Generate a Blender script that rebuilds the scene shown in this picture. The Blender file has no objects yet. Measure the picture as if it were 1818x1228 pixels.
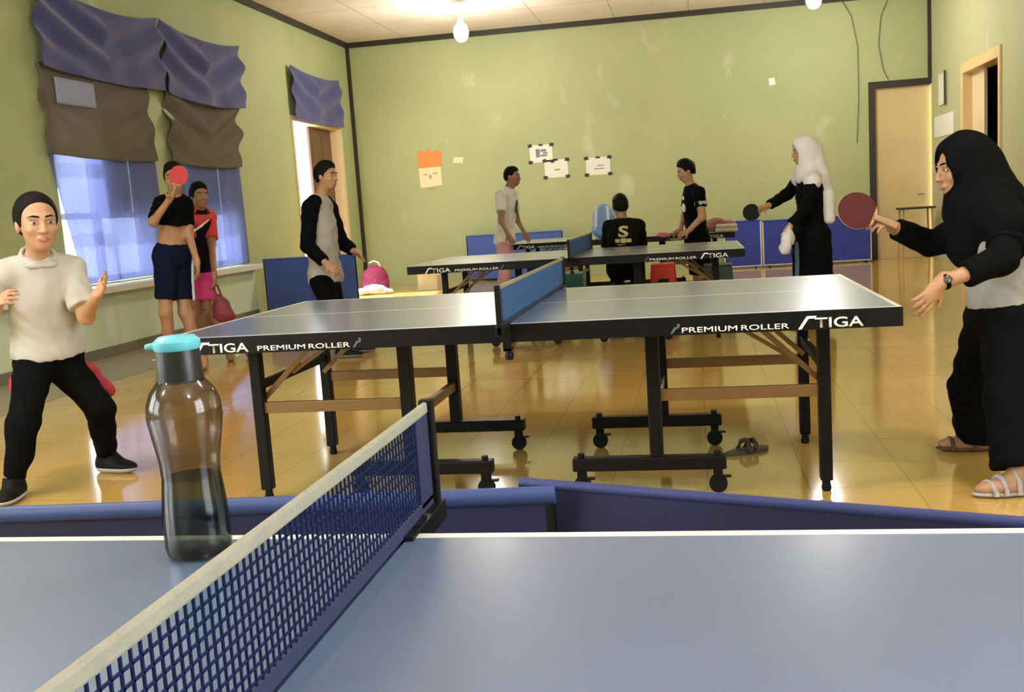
import bpy, bmesh, math, random
import numpy as np
from mathutils import Vector, Matrix
random.seed(4)
S = bpy.context.scene
C = S.collection
PI = math.pi

# ------------------------------------------------------------------ camera
CAM_H, FOC, CX, CY = 1.1733, 1773.85, 943.47, 614.0
RT = Vector((0.98492861, 0.16084952, -0.06358511))
UP = Vector((0.04036849, 0.14369204, 0.98879876))
FW = Vector((-0.16818448, 0.97646302, -0.13503315))
cd = bpy.data.cameras.new('camera')
cam = bpy.data.objects.new('camera', cd)
C.objects.link(cam)
M3 = Matrix((RT, UP, -FW)).transposed()
cam.matrix_world = Matrix.Translation((0, 0, CAM_H)) @ M3.to_4x4()
cd.sensor_fit = 'HORIZONTAL'
cd.sensor_width = 36.0
cd.lens = FOC * 36.0 / 1818.0
cd.shift_x = -(CX - 909.0) / 1818.0
cd.clip_start = 0.02
S.camera = cam

# ------------------------------------------------------------------ world, sun, daylight
w = bpy.data.worlds.new('sky')
S.world = w
w.use_nodes = True
bgn = w.node_tree.nodes['Background']
bgn.inputs[0].default_value = (0.93, 0.97, 1.0, 1)
bgn.inputs[1].default_value = 4.5

def lamp(name, kind, loc, energy, color=(1, 1, 1), size=1.0, sizey=None, rot=None, parent=None):
    d = bpy.data.lights.new(name, kind)
    d.energy = energy
    d.color = color
    if kind == 'AREA':
        d.shape = 'RECTANGLE'
        d.size = size
        d.size_y = sizey or size
    elif kind == 'POINT':
        d.shadow_soft_size = size
    o = bpy.data.objects.new(name, d)
    C.objects.link(o)
    o.location = loc
    if rot: o.rotation_euler = rot
    if parent: o.parent = parent
    return o

sun = lamp('sunlight', 'SUN', (-9, 14, 6), 12.0, (1.0, 0.96, 0.88))
sun.rotation_euler = Vector((0.62, -0.06, -0.80)).to_track_quat('-Z', 'Y').to_euler()
sun.data.angle = 0.03
# added area lights standing in for daylight at unseen windows beside and behind the camera
for nm, loc, rot, e in (('fill_daylight_left', (-5.95, 1.0, 2.1), (0, -PI/2, 0), 110),
                        ('fill_daylight_left_rear', (-5.95, -1.6, 2.1), (0, -PI/2, 0), 90),
                        ('fill_daylight_right_rear', (3.95, 0.2, 2.1), (0, PI/2, 0), 150)):
    lamp(nm, 'AREA', loc, e, (0.93, 0.97, 1.0), 2.2, 2.6, rot)

S.view_settings.view_transform = 'Standard'
S.view_settings.look = 'None'
S.view_settings.gamma = 1.0
S.view_settings.use_curve_mapping = False
S.view_settings.exposure = 0.74

def at(x, y, Y):
    """point at depth Y (metres into the hall) along the sight line of a photo pixel"""
    d = FW + RT * ((x - CX) / FOC) - UP * ((y - CY) / FOC)
    t = Y / d.y
    return Vector((0, 0, CAM_H)) + d * t

# ------------------------------------------------------------------ materials
MATS = {}
def mat(name, col, rough=0.6, metal=0.0, spec=0.5, noise=0.0, nscale=8.0, bump=0.0, bscale=60.0,
        coat=0.0, emit=None, estr=0.0, sheen=0.0):
    if name in MATS: return MATS[name]
    m = bpy.data.materials.new(name)
    m.use_nodes = True
    nt = m.node_tree
    b = nt.nodes['Principled BSDF']
    b.inputs['Base Color'].default_value = (*col, 1)
    b.inputs['Roughness'].default_value = rough
    b.inputs['Metallic'].default_value = metal
    b.inputs['Specular IOR Level'].default_value = spec
    b.inputs['Coat Weight'].default_value = coat
    b.inputs['Sheen Weight'].default_value = sheen
    if emit:
        b.inputs['Emission Color'].default_value = (*emit, 1)
        b.inputs['Emission Strength'].default_value = estr
    tc = nt.nodes.new('ShaderNodeTexCoord')
    if noise:
        n = nt.nodes.new('ShaderNodeTexNoise')
        n.inputs['Scale'].default_value = nscale
        n.inputs['Detail'].default_value = 5
        nt.links.new(tc.outputs['Object'], n.inputs['Vector'])
        r = nt.nodes.new('ShaderNodeMapRange')
        r.inputs['From Min'].default_value = 0.3; r.inputs['From Max'].default_value = 0.7
        r.inputs['To Min'].default_value = 1 - noise; r.inputs['To Max'].default_value = 1 + noise
        nt.links.new(n.outputs['Fac'], r.inputs['Value'])
        x = nt.nodes.new('ShaderNodeVectorMath'); x.operation = 'SCALE'
        x.inputs[0].default_value = col
        nt.links.new(r.outputs['Result'], x.inputs['Scale'])
        nt.links.new(x.outputs['Vector'], b.inputs['Base Color'])
    if bump:
        n2 = nt.nodes.new('ShaderNodeTexNoise')
        n2.inputs['Scale'].default_value = bscale
        n2.inputs['Detail'].default_value = 4
        nt.links.new(tc.outputs['Object'], n2.inputs['Vector'])
        bp = nt.nodes.new('ShaderNodeBump')
        bp.inputs['Strength'].default_value = bump
        bp.inputs['Distance'].default_value = 0.01
        nt.links.new(n2.outputs['Fac'], bp.inputs['Height'])
        nt.links.new(bp.outputs['Normal'], b.inputs['Normal'])
    MATS[name] = m
    return m

def wall_mat(name, col, col2, stain):
    """old distemper paint: broad blotches, pale patched areas and small flakes"""
    m = bpy.data.materials.new(name); m.use_nodes = True
    nt = m.node_tree; b = nt.nodes['Principled BSDF']
    b.inputs['Roughness'].default_value = 0.62
    b.inputs['Specular IOR Level'].default_value = 0.3
    tc = nt.nodes.new('ShaderNodeTexCoord')
    def noise(scale, detail, lo, hi, stretch=(1, 1, 1)):
        mp = nt.nodes.new('ShaderNodeMapping'); mp.inputs['Scale'].default_value = stretch
        nt.links.new(tc.outputs['Object'], mp.inputs['Vector'])
        n = nt.nodes.new('ShaderNodeTexNoise'); n.inputs['Scale'].default_value = scale
        n.inputs['Detail'].default_value = detail
        nt.links.new(mp.outputs['Vector'], n.inputs['Vector'])
        r = nt.nodes.new('ShaderNodeMapRange')
        r.inputs['From Min'].default_value = lo; r.inputs['From Max'].default_value = hi
        nt.links.new(n.outputs['Fac'], r.inputs['Value'])
        return r.outputs['Result']
    def mix(f, a, c):
        x = nt.nodes.new('ShaderNodeMix'); x.data_type = 'RGBA'
        nt.links.new(f, x.inputs['Factor'])
        if isinstance(a, tuple): x.inputs['A'].default_value = (*a, 1)
        else: nt.links.new(a, x.inputs['A'])
        x.inputs['B'].default_value = (*c, 1)
        return x.outputs['Result']
    c = mix(noise(0.55, 4, 0.35, 0.7), col, col2)
    c = mix(noise(1.6, 6, 0.66, 0.74, (1, 1, 0.6)), c, stain)
    c = mix(noise(7.0, 3, 0.74, 0.78), c, stain)
    nt.links.new(c, b.inputs['Base Color'])
    n2 = nt.nodes.new('ShaderNodeTexNoise'); n2.inputs['Scale'].default_value = 9
    nt.links.new(tc.outputs['Object'], n2.inputs['Vector'])
    bp = nt.nodes.new('ShaderNodeBump'); bp.inputs['Strength'].default_value = 0.12; bp.inputs['Distance'].default_value = 0.02
    nt.links.new(n2.outputs['Fac'], bp.inputs['Height']); nt.links.new(bp.outputs['Normal'], b.inputs['Normal'])
    return m

def tile_mat(name, c1, c2, grout, size, gap, rough, offset=0.0, bumpy=0.0, spec=0.5):
    m = bpy.data.materials.new(name); m.use_nodes = True
    nt = m.node_tree; b = nt.nodes['Principled BSDF']
    tc = nt.nodes.new('ShaderNodeTexCoord')
    br = nt.nodes.new('ShaderNodeTexBrick')
    br.offset = offset; br.squash = 1
    br.inputs['Color1'].default_value = (*c1, 1); br.inputs['Color2'].default_value = (*c2, 1)
    br.inputs['Mortar'].default_value = (*grout, 1)
    br.inputs['Scale'].default_value = 1
    br.inputs['Mortar Size'].default_value = gap
    br.inputs['Mortar Smooth'].default_value = 0.3
    br.inputs['Brick Width'].default_value = size; br.inputs['Row Height'].default_value = size
    nt.links.new(tc.outputs['Object'], br.inputs['Vector'])
    n = nt.nodes.new('ShaderNodeTexNoise'); n.inputs['Scale'].default_value = 1.1; n.inputs['Detail'].default_value = 6
    nt.links.new(tc.outputs['Object'], n.inputs['Vector'])
    mx = nt.nodes.new('ShaderNodeMix'); mx.data_type = 'RGBA'; mx.blend_type = 'MULTIPLY'
    mx.inputs['Factor'].default_value = 0.45
    cr = nt.nodes.new('ShaderNodeMapRange'); cr.inputs['From Min'].default_value = 0.3; cr.inputs['From Max'].default_value = 0.7
    cr.inputs['To Min'].default_value = 0.65; cr.inputs['To Max'].default_value = 1.1
    nt.links.new(n.outputs['Fac'], cr.inputs['Value'])
    nt.links.new(br.outputs['Color'], mx.inputs['A']); nt.links.new(cr.outputs['Result'], mx.inputs['B'])
    nt.links.new(mx.outputs['Result'], b.inputs['Base Color'])
    b.inputs['Roughness'].default_value = rough
    b.inputs['Specular IOR Level'].default_value = spec
    if bumpy:
        n2 = nt.nodes.new('ShaderNodeTexNoise'); n2.inputs['Scale'].default_value = 3.0
        nt.links.new(tc.outputs['Object'], n2.inputs['Vector'])
        bp = nt.nodes.new('ShaderNodeBump'); bp.inputs['Strength'].default_value = bumpy; bp.inputs['Distance'].default_value = 0.004
        nt.links.new(n2.outputs['Fac'], bp.inputs['Height']); nt.links.new(bp.outputs['Normal'], b.inputs['Normal'])
    return m

def sheer_mat(name, col, transl, transp, tcol=(1, 1, 1)):
    m = bpy.data.materials.new(name); m.use_nodes = True
    nt = m.node_tree; nt.nodes.clear()
    out = nt.nodes.new('ShaderNodeOutputMaterial')
    d = nt.nodes.new('ShaderNodeBsdfDiffuse'); d.inputs[0].default_value = (*col, 1)
    t = nt.nodes.new('ShaderNodeBsdfTranslucent'); t.inputs[0].default_value = (*col, 1)
    p = nt.nodes.new('ShaderNodeBsdfTransparent'); p.inputs[0].default_value = (*tcol, 1)
    tc = nt.nodes.new('ShaderNodeTexCoord'); n = nt.nodes.new('ShaderNodeTexNoise'); n.inputs['Scale'].default_value = 2.0
    nt.links.new(tc.outputs['Object'], n.inputs['Vector'])
    m1 = nt.nodes.new('ShaderNodeMixShader'); m1.inputs[0].default_value = transl
    m2 = nt.nodes.new('ShaderNodeMixShader')
    r = nt.nodes.new('ShaderNodeMapRange'); r.inputs['To Min'].default_value = transp * 0.7; r.inputs['To Max'].default_value = transp * 1.3
    nt.links.new(n.outputs['Fac'], r.inputs['Value']); nt.links.new(r.outputs['Result'], m2.inputs[0])
    nt.links.new(d.outputs[0], m1.inputs[1]); nt.links.new(t.outputs[0], m1.inputs[2])
    nt.links.new(m1.outputs[0], m2.inputs[1]); nt.links.new(p.outputs[0], m2.inputs[2])
    nt.links.new(m2.outputs[0], out.inputs[0])
    return m

def clear_mat(name, tint, gloss=0.08, rough=0.05):
    m = bpy.data.materials.new(name); m.use_nodes = True
    nt = m.node_tree; nt.nodes.clear()
    out = nt.nodes.new('ShaderNodeOutputMaterial')
    p = nt.nodes.new('ShaderNodeBsdfTransparent')
    g = nt.nodes.new('ShaderNodeBsdfGlossy'); g.inputs['Roughness'].default_value = rough
    lw = nt.nodes.new('ShaderNodeLayerWeight'); lw.inputs['Blend'].default_value = 0.25
    cm = nt.nodes.new('ShaderNodeMix'); cm.data_type = 'RGBA'
    cm.inputs['A'].default_value = (*tint, 1); cm.inputs['B'].default_value = (tint[0]*.35, tint[1]*.35, tint[2]*.35, 1)
    nt.links.new(lw.outputs['Facing'], cm.inputs['Factor']); nt.links.new(cm.outputs['Result'], p.inputs[0])
    r = nt.nodes.new('ShaderNodeMapRange'); r.inputs['To Min'].default_value = gloss * .4; r.inputs['To Max'].default_value = gloss * 3
    nt.links.new(lw.outputs['Fresnel'], r.inputs['Value'])
    mx = nt.nodes.new('ShaderNodeMixShader'); nt.links.new(r.outputs['Result'], mx.inputs[0])
    nt.links.new(p.outputs[0], mx.inputs[1]); nt.links.new(g.outputs[0], mx.inputs[2])
    nt.links.new(mx.outputs[0], out.inputs[0])
    return m

# ------------------------------------------------------------------ objects, tags, copies
def tag(o, label=None, cat=None, group=None, kind=None):
    if label: o['label'] = label
    if cat: o['category'] = cat
    if group: o['group'] = group
    if kind: o['kind'] = kind
    return o
def thing(name, label, cat, loc=(0, 0, 0), rz=0.0, group=None):
    o = bpy.data.objects.new(name, None)
    o.empty_display_size = 0.1
    C.objects.link(o); o.location = loc; o.rotation_euler = (0, 0, rz)
    return tag(o, label, cat, group)
KIDS = {}
def adopt(o, parent):
    if parent is not None:
        o.parent = parent
        KIDS.setdefault(parent.name, []).append(o)
def copy_tree(o, parent=None):
    c = o.copy(); C.objects.link(c)
    if parent is not None: adopt(c, parent)
    for ch in KIDS.get(o.name, []): copy_tree(ch, c)
    return c
def link_mesh(name, me, m, parent=None, smooth=False):
    o = bpy.data.objects.new(name, me); C.objects.link(o)
    if m is not None: me.materials.append(m)
    if smooth:
        me.polygons.foreach_set('use_smooth', [True] * len(me.polygons))
    adopt(o, parent)
    return o

class MB:
    def __init__(s): s.v = []; s.f = []
    def add(s, vs, fs):
        n = len(s.v); s.v += [tuple(p) for p in vs]; s.f += [tuple(i + n for i in f) for f in fs]; return s
    def box(s, a, b):
        x0, y0, z0 = a; x1, y1, z1 = b
        return s.add([(x0,y0,z0),(x1,y0,z0),(x1,y1,z0),(x0,y1,z0),(x0,y0,z1),(x1,y0,z1),(x1,y1,z1),(x0,y1,z1)],
                     [(0,3,2,1),(4,5,6,7),(0,1,5,4),(1,2,6,5),(2,3,7,6),(3,0,4,7)])
    def bar(s, a, b, wd, ht, up=(0, 0, 1)):
        a = Vector(a); b = Vector(b); d = (b - a).normalized(); u = Vector(up)
        if abs(d.dot(u)) > .98: u = Vector((0, 1, 0))
        r = d.cross(u).normalized() * (wd / 2); u = r.cross(d).normalized() * (ht / 2)
        vs = [a-r-u, a+r-u, a+r+u, a-r+u, b-r-u, b+r-u, b+r+u, b-r+u]
        return s.add(vs, [(0,1,2,3),(7,6,5,4),(0,4,5,1),(1,5,6,2),(2,6,7,3),(3,7,4,0)])
    def tube(s, pts, r, n=10, r2=None):
        pts = [Vector(p) for p in pts]; L = len(pts); vs = []
        for i, p in enumerate(pts):
            d = (pts[min(i+1, L-1)] - pts[max(i-1, 0)]).normalized()
            u = Vector((0,0,1)) if abs(d.z) < .9 else Vector((1,0,0))
            x = d.cross(u).normalized(); y = x.cross(d)
            rr = r if r2 is None else r + (r2 - r) * i / (L - 1)
            vs += [p + x*rr*math.cos(2*PI*k/n) + y*rr*math.sin(2*PI*k/n) for k in range(n)]
        fs = [(i*n+k, i*n+(k+1)%n, (i+1)*n+(k+1)%n, (i+1)*n+k) for i in range(L-1) for k in range(n)]
        fs += [tuple(range(n))[::-1], tuple(range((L-1)*n, L*n))]
        return s.add(vs, fs)
    def lathe(s, prof, c=(0,0,0), n=32, sx=1.0, sy=1.0):
        c = Vector(c); vs = []
        for r, z in prof:
            vs += [c + Vector((sx*r*math.cos(2*PI*k/n), sy*r*math.sin(2*PI*k/n), z)) for k in range(n)]
        L = len(prof)
        fs = [(i*n+k, i*n+(k+1)%n, (i+1)*n+(k+1)%n, (i+1)*n+k) for i in range(L-1) for k in range(n)]
        if prof[0][0] > 1e-6: fs.append(tuple(range(n))[::-1])
        if prof[-1][0] > 1e-6: fs.append(tuple(range((L-1)*n, L*n)))
        return s.add(vs, fs)
    def prism(s, poly, frame, t):
        """2-D polygon (u,v) extruded by t; frame = (origin, U, V, N)"""
        o, U, V, N = [Vector(q) for q in frame]; n = len(poly)
        vs = [o + U*a + V*b for a, b in poly] + [o + U*a + V*b + N*t for a, b in poly]
        fs = [tuple(range(n))[::-1], tuple(range(n, 2*n))] + [(i, (i+1)%n, n+(i+1)%n, n+i) for i in range(n)]
        return s.add(vs, fs)
    def build(s, name, m, parent=None, smooth=False, bev=0.0, seg=2):
        me = bpy.data.meshes.new(name); me.from_pydata(s.v, [], s.f); me.update()
        bm = bmesh.new(); bm.from_mesh(me); bmesh.ops.recalc_face_normals(bm, faces=bm.faces); bm.to_mesh(me); bm.free()
        o = link_mesh(name, me, m, parent, smooth)
        if bev:
            md = o.modifiers.new('bevel', 'BEVEL'); md.width = bev; md.segments = seg; md.limit_method = 'ANGLE'
            md.angle_limit = 0.6
        if smooth:
            try: me.set_sharp_from_angle(angle=0.7)
            except Exception: pass
        return o
def struct(name, mb, m, parent=None, **k):
    o = mb.build(name, m, parent, **k)
    if parent is None: o['kind'] = 'structure'
    return o
def curve_text(body, size, ext=0.0006, offset=0.0):
    cu = bpy.data.curves.new('text', 'FONT'); cu.body = body; cu.size = size; cu.extrude = ext; cu.offset = offset
    cu.resolution_u = 4
    o = bpy.data.objects.new('text', cu); C.objects.link(o)
    dg = bpy.context.evaluated_depsgraph_get(); dg.update()
    me = bpy.data.meshes.new_from_object(o.evaluated_get(dg))
    bpy.data.objects.remove(o); bpy.data.curves.remove(cu)
    return me
def text_on(name, body, width, height, frame, m, parent, offset=0.0, ext=0.0006):
    """lettering fitted to a width x height box; frame=(origin,U,V,N)"""
    me = curve_text(body, 1.0, 0.0, offset)
    n = len(me.vertices); co = np.empty(n*3); me.vertices.foreach_get('co', co); co = co.reshape(-1, 3)
    lo, hi = co.min(0), co.max(0)
    o, U, V, N = [np.array(Vector(q)) for q in frame]
    u = (co[:,0]-lo[0])/(hi[0]-lo[0])*width; v = (co[:,1]-lo[1])/(hi[1]-lo[1])*height
    P = o + u[:,None]*U + v[:,None]*V + N*ext
    me.vertices.foreach_set('co', P.ravel()); me.update(); me.materials.clear()
    me.name = name
    ob = link_mesh(name, me, m, parent)
    md = ob.modifiers.new('thick', 'SOLIDIFY'); md.thickness = ext; md.offset = 0
    return ob
def cloth(name, corners, m, parent=None, nu=60, nv=40, folds=7, depth=0.03, sag=0.0, sagb=0.0, normal=(1, 0, 0), seed=0, swag=0.0, thick=0.004):
    """hanging cloth between four corners (TL,TR,BL,BR) with folds, drooping top and bottom edges"""
    rnd = random.Random(seed); TL, TR, BL, BR = [Vector(c) for c in corners]; N = Vector(normal)
    ph = [rnd.uniform(0, 6.28) for _ in range(6)]; am = [rnd.uniform(.4, 1) for _ in range(6)]
    vs = []; fs = []
    for j in range(nv + 1):
        v = j / nv
        for i in range(nu + 1):
            u = i / nu
            p = TL.lerp(TR, u).lerp(BL.lerp(BR, u), v)
            hump = 4*u*(1-u)
            p.z -= sag*hump*(1-v) + sagb*hump*v
            f = am[0]*math.sin(2*PI*folds*u + ph[0] + 1.3*v) + .5*am[1]*math.sin(2*PI*folds*1.7*u + ph[1] - 2*v) + .35*am[2]*math.sin(2*PI*folds*.53*u + ph[2])
            g = math.sin(PI*(v**.7)) * swag * (math.sin(2*PI*(2.2*v + 1.0*abs(u-.5)*2) + ph[3]))
            p += N * (depth * (.25 + .75*v) * (.5 + .5*f*.6) + g + .004)
            vs.append(p)
    for j in range(nv):
        for i in range(nu):
            a = j*(nu+1)+i; fs.append((a, a+1, a+nu+2, a+nu+1))
    mb = MB().add(vs, fs)
    o = mb.build(name, m, parent, smooth=True)
    md = o.modifiers.new('thick', 'SOLIDIFY'); md.thickness = thick; md.offset = 1
    return o
# ------------------------------------------------------------------ organic surfaces (distance field -> mesh)
def V3(p): return np.array(tuple(p), dtype=np.float64)
class Blob:
    """one continuous smooth-blended surface grown from tapered limbs and ellipsoids"""
    def __init__(s, h): s.h = h; s.ops = []; s.wr = 0.0
    def cone(s, a, b, ra, rb, k=.02, flat=None, neg=False):
        s.ops.append(('c', V3(a), V3(b), ra, rb, k, flat, neg)); return s
    def chain(s, pts, rs, k=.02):
        for i in range(len(pts)-1): s.cone(pts[i], pts[i+1], rs[i], rs[i+1], k)
        return s
    def ell(s, c, r, axes=None, k=.02, neg=False):
        A = np.eye(3) if axes is None else np.array([V3(Vector(a).normalized()) for a in axes])
        s.ops.append(('e', V3(c), np.array(r, float), A, k, neg)); return s
    def cut(s, p, n, k=.0, final=False):
        """remove what lies on the n side of p (only what was added so far)"""
        s.ops.append(('p', V3(p), V3(Vector(n).normalized()), k, final)); return s
    def field(s):
        lo = np.full(3, 1e9); hi = -lo
        for o in s.ops:
            if o[0] == 'c' and not o[7]:
                r = max(o[3], o[4]); lo = np.minimum(lo, np.minimum(o[1], o[2]) - r); hi = np.maximum(hi, np.maximum(o[1], o[2]) + r)
            elif o[0] == 'e' and not o[5]:
                e = np.sqrt(((s_ := (o[3].T * o[2]))**2).sum(1)); lo = np.minimum(lo, o[1] - e); hi = np.maximum(hi, o[1] + e)
        h = s.h; lo -= 3*h; hi += 3*h
        n = np.ceil((hi - lo)/h).astype(int) + 1
        D = np.full(n, 10.0, np.float32)
        ax = [lo[i] + h*np.arange(n[i]) for i in range(3)]
        for o in s.ops:
            if o[0] == 'p':
                p, nn = o[1], o[2]
                d = ((ax[0]-p[0])*nn[0])[:,None,None] + ((ax[1]-p[1])*nn[1])[None,:,None] + ((ax[2]-p[2])*nn[2])[None,None,:]
                np.maximum(D, d.astype(np.float32), out=D); continue
            if o[0] == 'c':
                a, b, ra, rb, k, flat, neg = o[1:]; r = max(ra, rb)
                l0 = np.minimum(a, b) - r; h0 = np.maximum(a, b) + r
            else:
                c, rr, A, k, neg = o[1:]; e = np.sqrt(((A.T*rr)**2).sum(1)); l0 = c - e; h0 = c + e
            pad = max(k, .01) + 3*h
            i0 = np.maximum(((l0-pad-lo)/h).astype(int), 0); i1 = np.minimum(((h0+pad-lo)/h).astype(int)+2, n)
            if (i1 <= i0).any(): continue
            sl = tuple(slice(i0[i], i1[i]) for i in range(3))
            X = ax[0][sl[0]][:,None,None]; Y = ax[1][sl[1]][None,:,None]; Z = ax[2][sl[2]][None,None,:]
            if o[0] == 'c':
                ba = b-a; L2 = max(float(ba@ba), 1e-12)
                t = ((X-a[0])*ba[0]+(Y-a[1])*ba[1]+(Z-a[2])*ba[2])/L2
                tc = np.clip(t, 0, 1)
                d = np.sqrt((X-a[0]-tc*ba[0])**2+(Y-a[1]-tc*ba[1])**2+(Z-a[2]-tc*ba[2])**2) - (ra+(rb-ra)*tc)
                if flat:
                    L = math.sqrt(L2)
                    if 'b' in flat: d = np.maximum(d, (t-1)*L)
                    if 'a' in flat: d = np.maximum(d, -t*L)
            else:
                q = [((X-c[0])*A[i,0]+(Y-c[1])*A[i,1]+(Z-c[2])*A[i,2]) for i in range(3)]
                k0 = np.sqrt(sum((q[i]/rr[i])**2 for i in range(3))); k1 = np.sqrt(sum((q[i]/rr[i]**2)**2 for i in range(3)))+1e-9
                d = k0*(k0-1)/k1
            d = d.astype(np.float32); D0 = D[sl]
            if neg:
                d = -d
                if k > 0:
                    g = np.clip(.5-.5*(D0-d)/k, 0, 1); D[sl] = D0*(1-g)+d*g + k*g*(1-g)
                else: D[sl] = np.maximum(D0, d)
            elif k > 0:
                g = np.clip(.5+.5*(D0-d)/k, 0, 1); D[sl] = D0*(1-g)+d*g - k*g*(1-g)
            else: D[sl] = np.minimum(D0, d)
        if s.wr:
            X = ax[0][:,None,None]; Y = ax[1][None,:,None]; Z = ax[2][None,None,:]
            D += (s.wr*(np.sin(31*X+17*Z+9*np.sin(11*Y+7*Z))*np.sin(23*Y-26*Z+5*np.sin(13*X)) + .6*np.sin(47*Z+21*X-33*Y))).astype(np.float32)
        for o in s.ops:
            if o[0] == 'p' and o[4]:
                p, nn = o[1], o[2]
                d = ((ax[0]-p[0])*nn[0])[:,None,None] + ((ax[1]-p[1])*nn[1])[None,:,None] + ((ax[2]-p[2])*nn[2])[None,None,:]
                np.maximum(D, d.astype(np.float32), out=D)
        return D, lo
    def build(s, name, m, parent=None, origin=None):
        D, lo = s.field(); h = s.h; I = D < 0
        cnt = sum(I[a:I.shape[0]-1+a, b:I.shape[1]-1+b, c:I.shape[2]-1+c].astype(np.uint8) for a in (0,1) for b in (0,1) for c in (0,1))
        idx = np.argwhere((cnt > 0) & (cnt < 8))
        if len(idx) == 0: raise RuntimeError('empty blob ' + name)
        vid = np.full(cnt.shape, -1, np.int32); vid[tuple(idx.T)] = np.arange(len(idx), dtype=np.int32)
        acc = np.zeros((len(idx), 3)); num = np.zeros(len(idx))
        cor = [(a,b,c) for a in (0,1) for b in (0,1) for c in (0,1)]
        val = {o: D[idx[:,0]+o[0], idx[:,1]+o[1], idx[:,2]+o[2]] for o in cor}
        for o1 in cor:
            for ax_ in range(3):
                if o1[ax_]: continue
                o2 = list(o1); o2[ax_] = 1; o2 = tuple(o2)
                d1, d2 = val[o1], val[o2]; mk = (d1 < 0) != (d2 < 0)
                t = np.where(mk, d1/(d1-d2+1e-20), 0)
                p = np.array(o1, float)[None] + t[:,None]*np.eye(3)[ax_]
                acc += p*mk[:,None]; num += mk
        P = lo + h*(idx + acc/num[:,None])
        quads = []
        for ax_ in range(3):
            o = [a for a in range(3) if a != ax_]
            sa = [slice(None)]*3; sb = [slice(None)]*3; sa[ax_] = slice(0,-1); sb[ax_] = slice(1,None)
            A_, B_ = I[tuple(sa)], I[tuple(sb)]
            e = np.argwhere(A_ != B_)
            ok = (e[:,o[0]] > 0) & (e[:,o[1]] > 0) & (e[:,o[0]] < I.shape[o[0]]-1) & (e[:,o[1]] < I.shape[o[1]]-1)
            e = e[ok]; sgn = A_[tuple(e.T)]
            def cell(da, db):
                q = e.copy(); q[:,o[0]] -= da; q[:,o[1]] -= db; return vid[tuple(q.T)]
            Q = np.stack([cell(1,1), cell(0,1), cell(0,0), cell(1,0)], 1)
            fl = sgn if ax_ != 1 else ~sgn
            Q[~fl] = Q[~fl][:, ::-1]; quads.append(Q)
        Q = np.concatenate(quads); Q = Q[(Q >= 0).all(1)]
        # light relaxation
        for _ in range(2):
            A = np.zeros_like(P); N = np.zeros(len(P))
            for i in range(4):
                np.add.at(A, Q[:,i], P[Q[:,(i+1)%4]]); np.add.at(A, Q[:,i], P[Q[:,(i-1)%4]]); np.add.at(N, Q[:,i], 2)
            P = .45*P + .55*A/np.maximum(N,1)[:,None]
        if origin is not None: P = P - V3(origin)
        me = bpy.data.meshes.new(name)
        me.vertices.add(len(P)); me.vertices.foreach_set('co', P.ravel().astype(np.float32))
        me.loops.add(Q.size); me.loops.foreach_set('vertex_index', Q.ravel().astype(np.int32))
        me.polygons.add(len(Q)); me.polygons.foreach_set('loop_start', np.arange(0, Q.size, 4, dtype=np.int32))
        me.update(calc_edges=True); me.validate()
        return link_mesh(name, me, m, parent, smooth=True)

# ------------------------------------------------------------------ people
skin = mat('skin', (0.40, 0.205, 0.11), .5, noise=.08, nscale=14)
skin_dark = mat('skin_tan', (0.29, 0.145, 0.075), .5, noise=.08, nscale=14)
skin_fair = mat('skin_fair', (0.45, 0.24, 0.135), .5, noise=.06, nscale=14)
hairm = mat('black_hair', (0.004, 0.0032, 0.003), .6, spec=.12, bump=.5, bscale=120)
lipm = mat('lips', (0.36, 0.13, 0.10), .45)
eyem = mat('eye_white', (0.48, 0.42, 0.38), .3)
irism = mat('iris', (0.012, 0.008, 0.006), .2)

def unit(v): return Vector(v).normalized()

def hand(B, wrist, fdir, palm, side, s=1.0, curl=.35, spread=.05, thumb_in=.3, kmul=1.0):
    """palm, four unequal bent fingers and a thumb from the side; side=+1 puts the thumb on +across"""
    f = unit(fdir); n = unit(Vector(palm) - f*Vector(palm).dot(f)); ac = n.cross(f).normalized()*side
    pc = wrist + f*.045*s
    B.ell(pc, (.047*s, .038*s, .0155*s), (f, ac, n), .012)
    B.cone(wrist - f*.03*s, wrist + f*.012*s, .024*s, .023*s, .015)
    tips = []
    for i, (off, L) in enumerate(((.029, .070), (.0095, .079), (-.010, .073), (-.028, .057))):
        p = wrist + f*(.083 - .004*abs(i-1.2))*s + ac*off*s
        d = (f + ac*spread*(1.2-i)).normalized(); ang = curl*(1+.12*i)
        for j, (fr, r0, r1) in enumerate(((.45,.0092,.0086), (.31,.0086,.0078), (.24,.0078,.0066))):
            a = ang*(.7+.5*j)
            d = (d*math.cos(a) + n*math.sin(a)).normalized()
            nn = (n - d*n.dot(d)); 
            q = p + d*L*fr*s
            B.cone(p, q, r0*s, r1*s, .003)
            p = q
        tips.append(p)
    p = wrist + f*.022*s + ac*.026*s
    d = (f*.62 + ac*.75 + n*thumb_in).normalized()
    q = p + d*.036*s; B.cone(p, q, .0135*s, .0105*s, .008)
    d2 = (d*.7 + f*.6 + n*thumb_in).normalized(); r = q + d2*.028*s
    B.cone(q, r, .0102*s, .008*s, .003)
    return wrist + f*.075*s + n*.022*s        # where a gripped handle passes

def head_axes(face, up=(0,0,1)):
    f = unit(face); r = f.cross(Vector(up)).normalized(); return r, f, r.cross(f).normalized()

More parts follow.
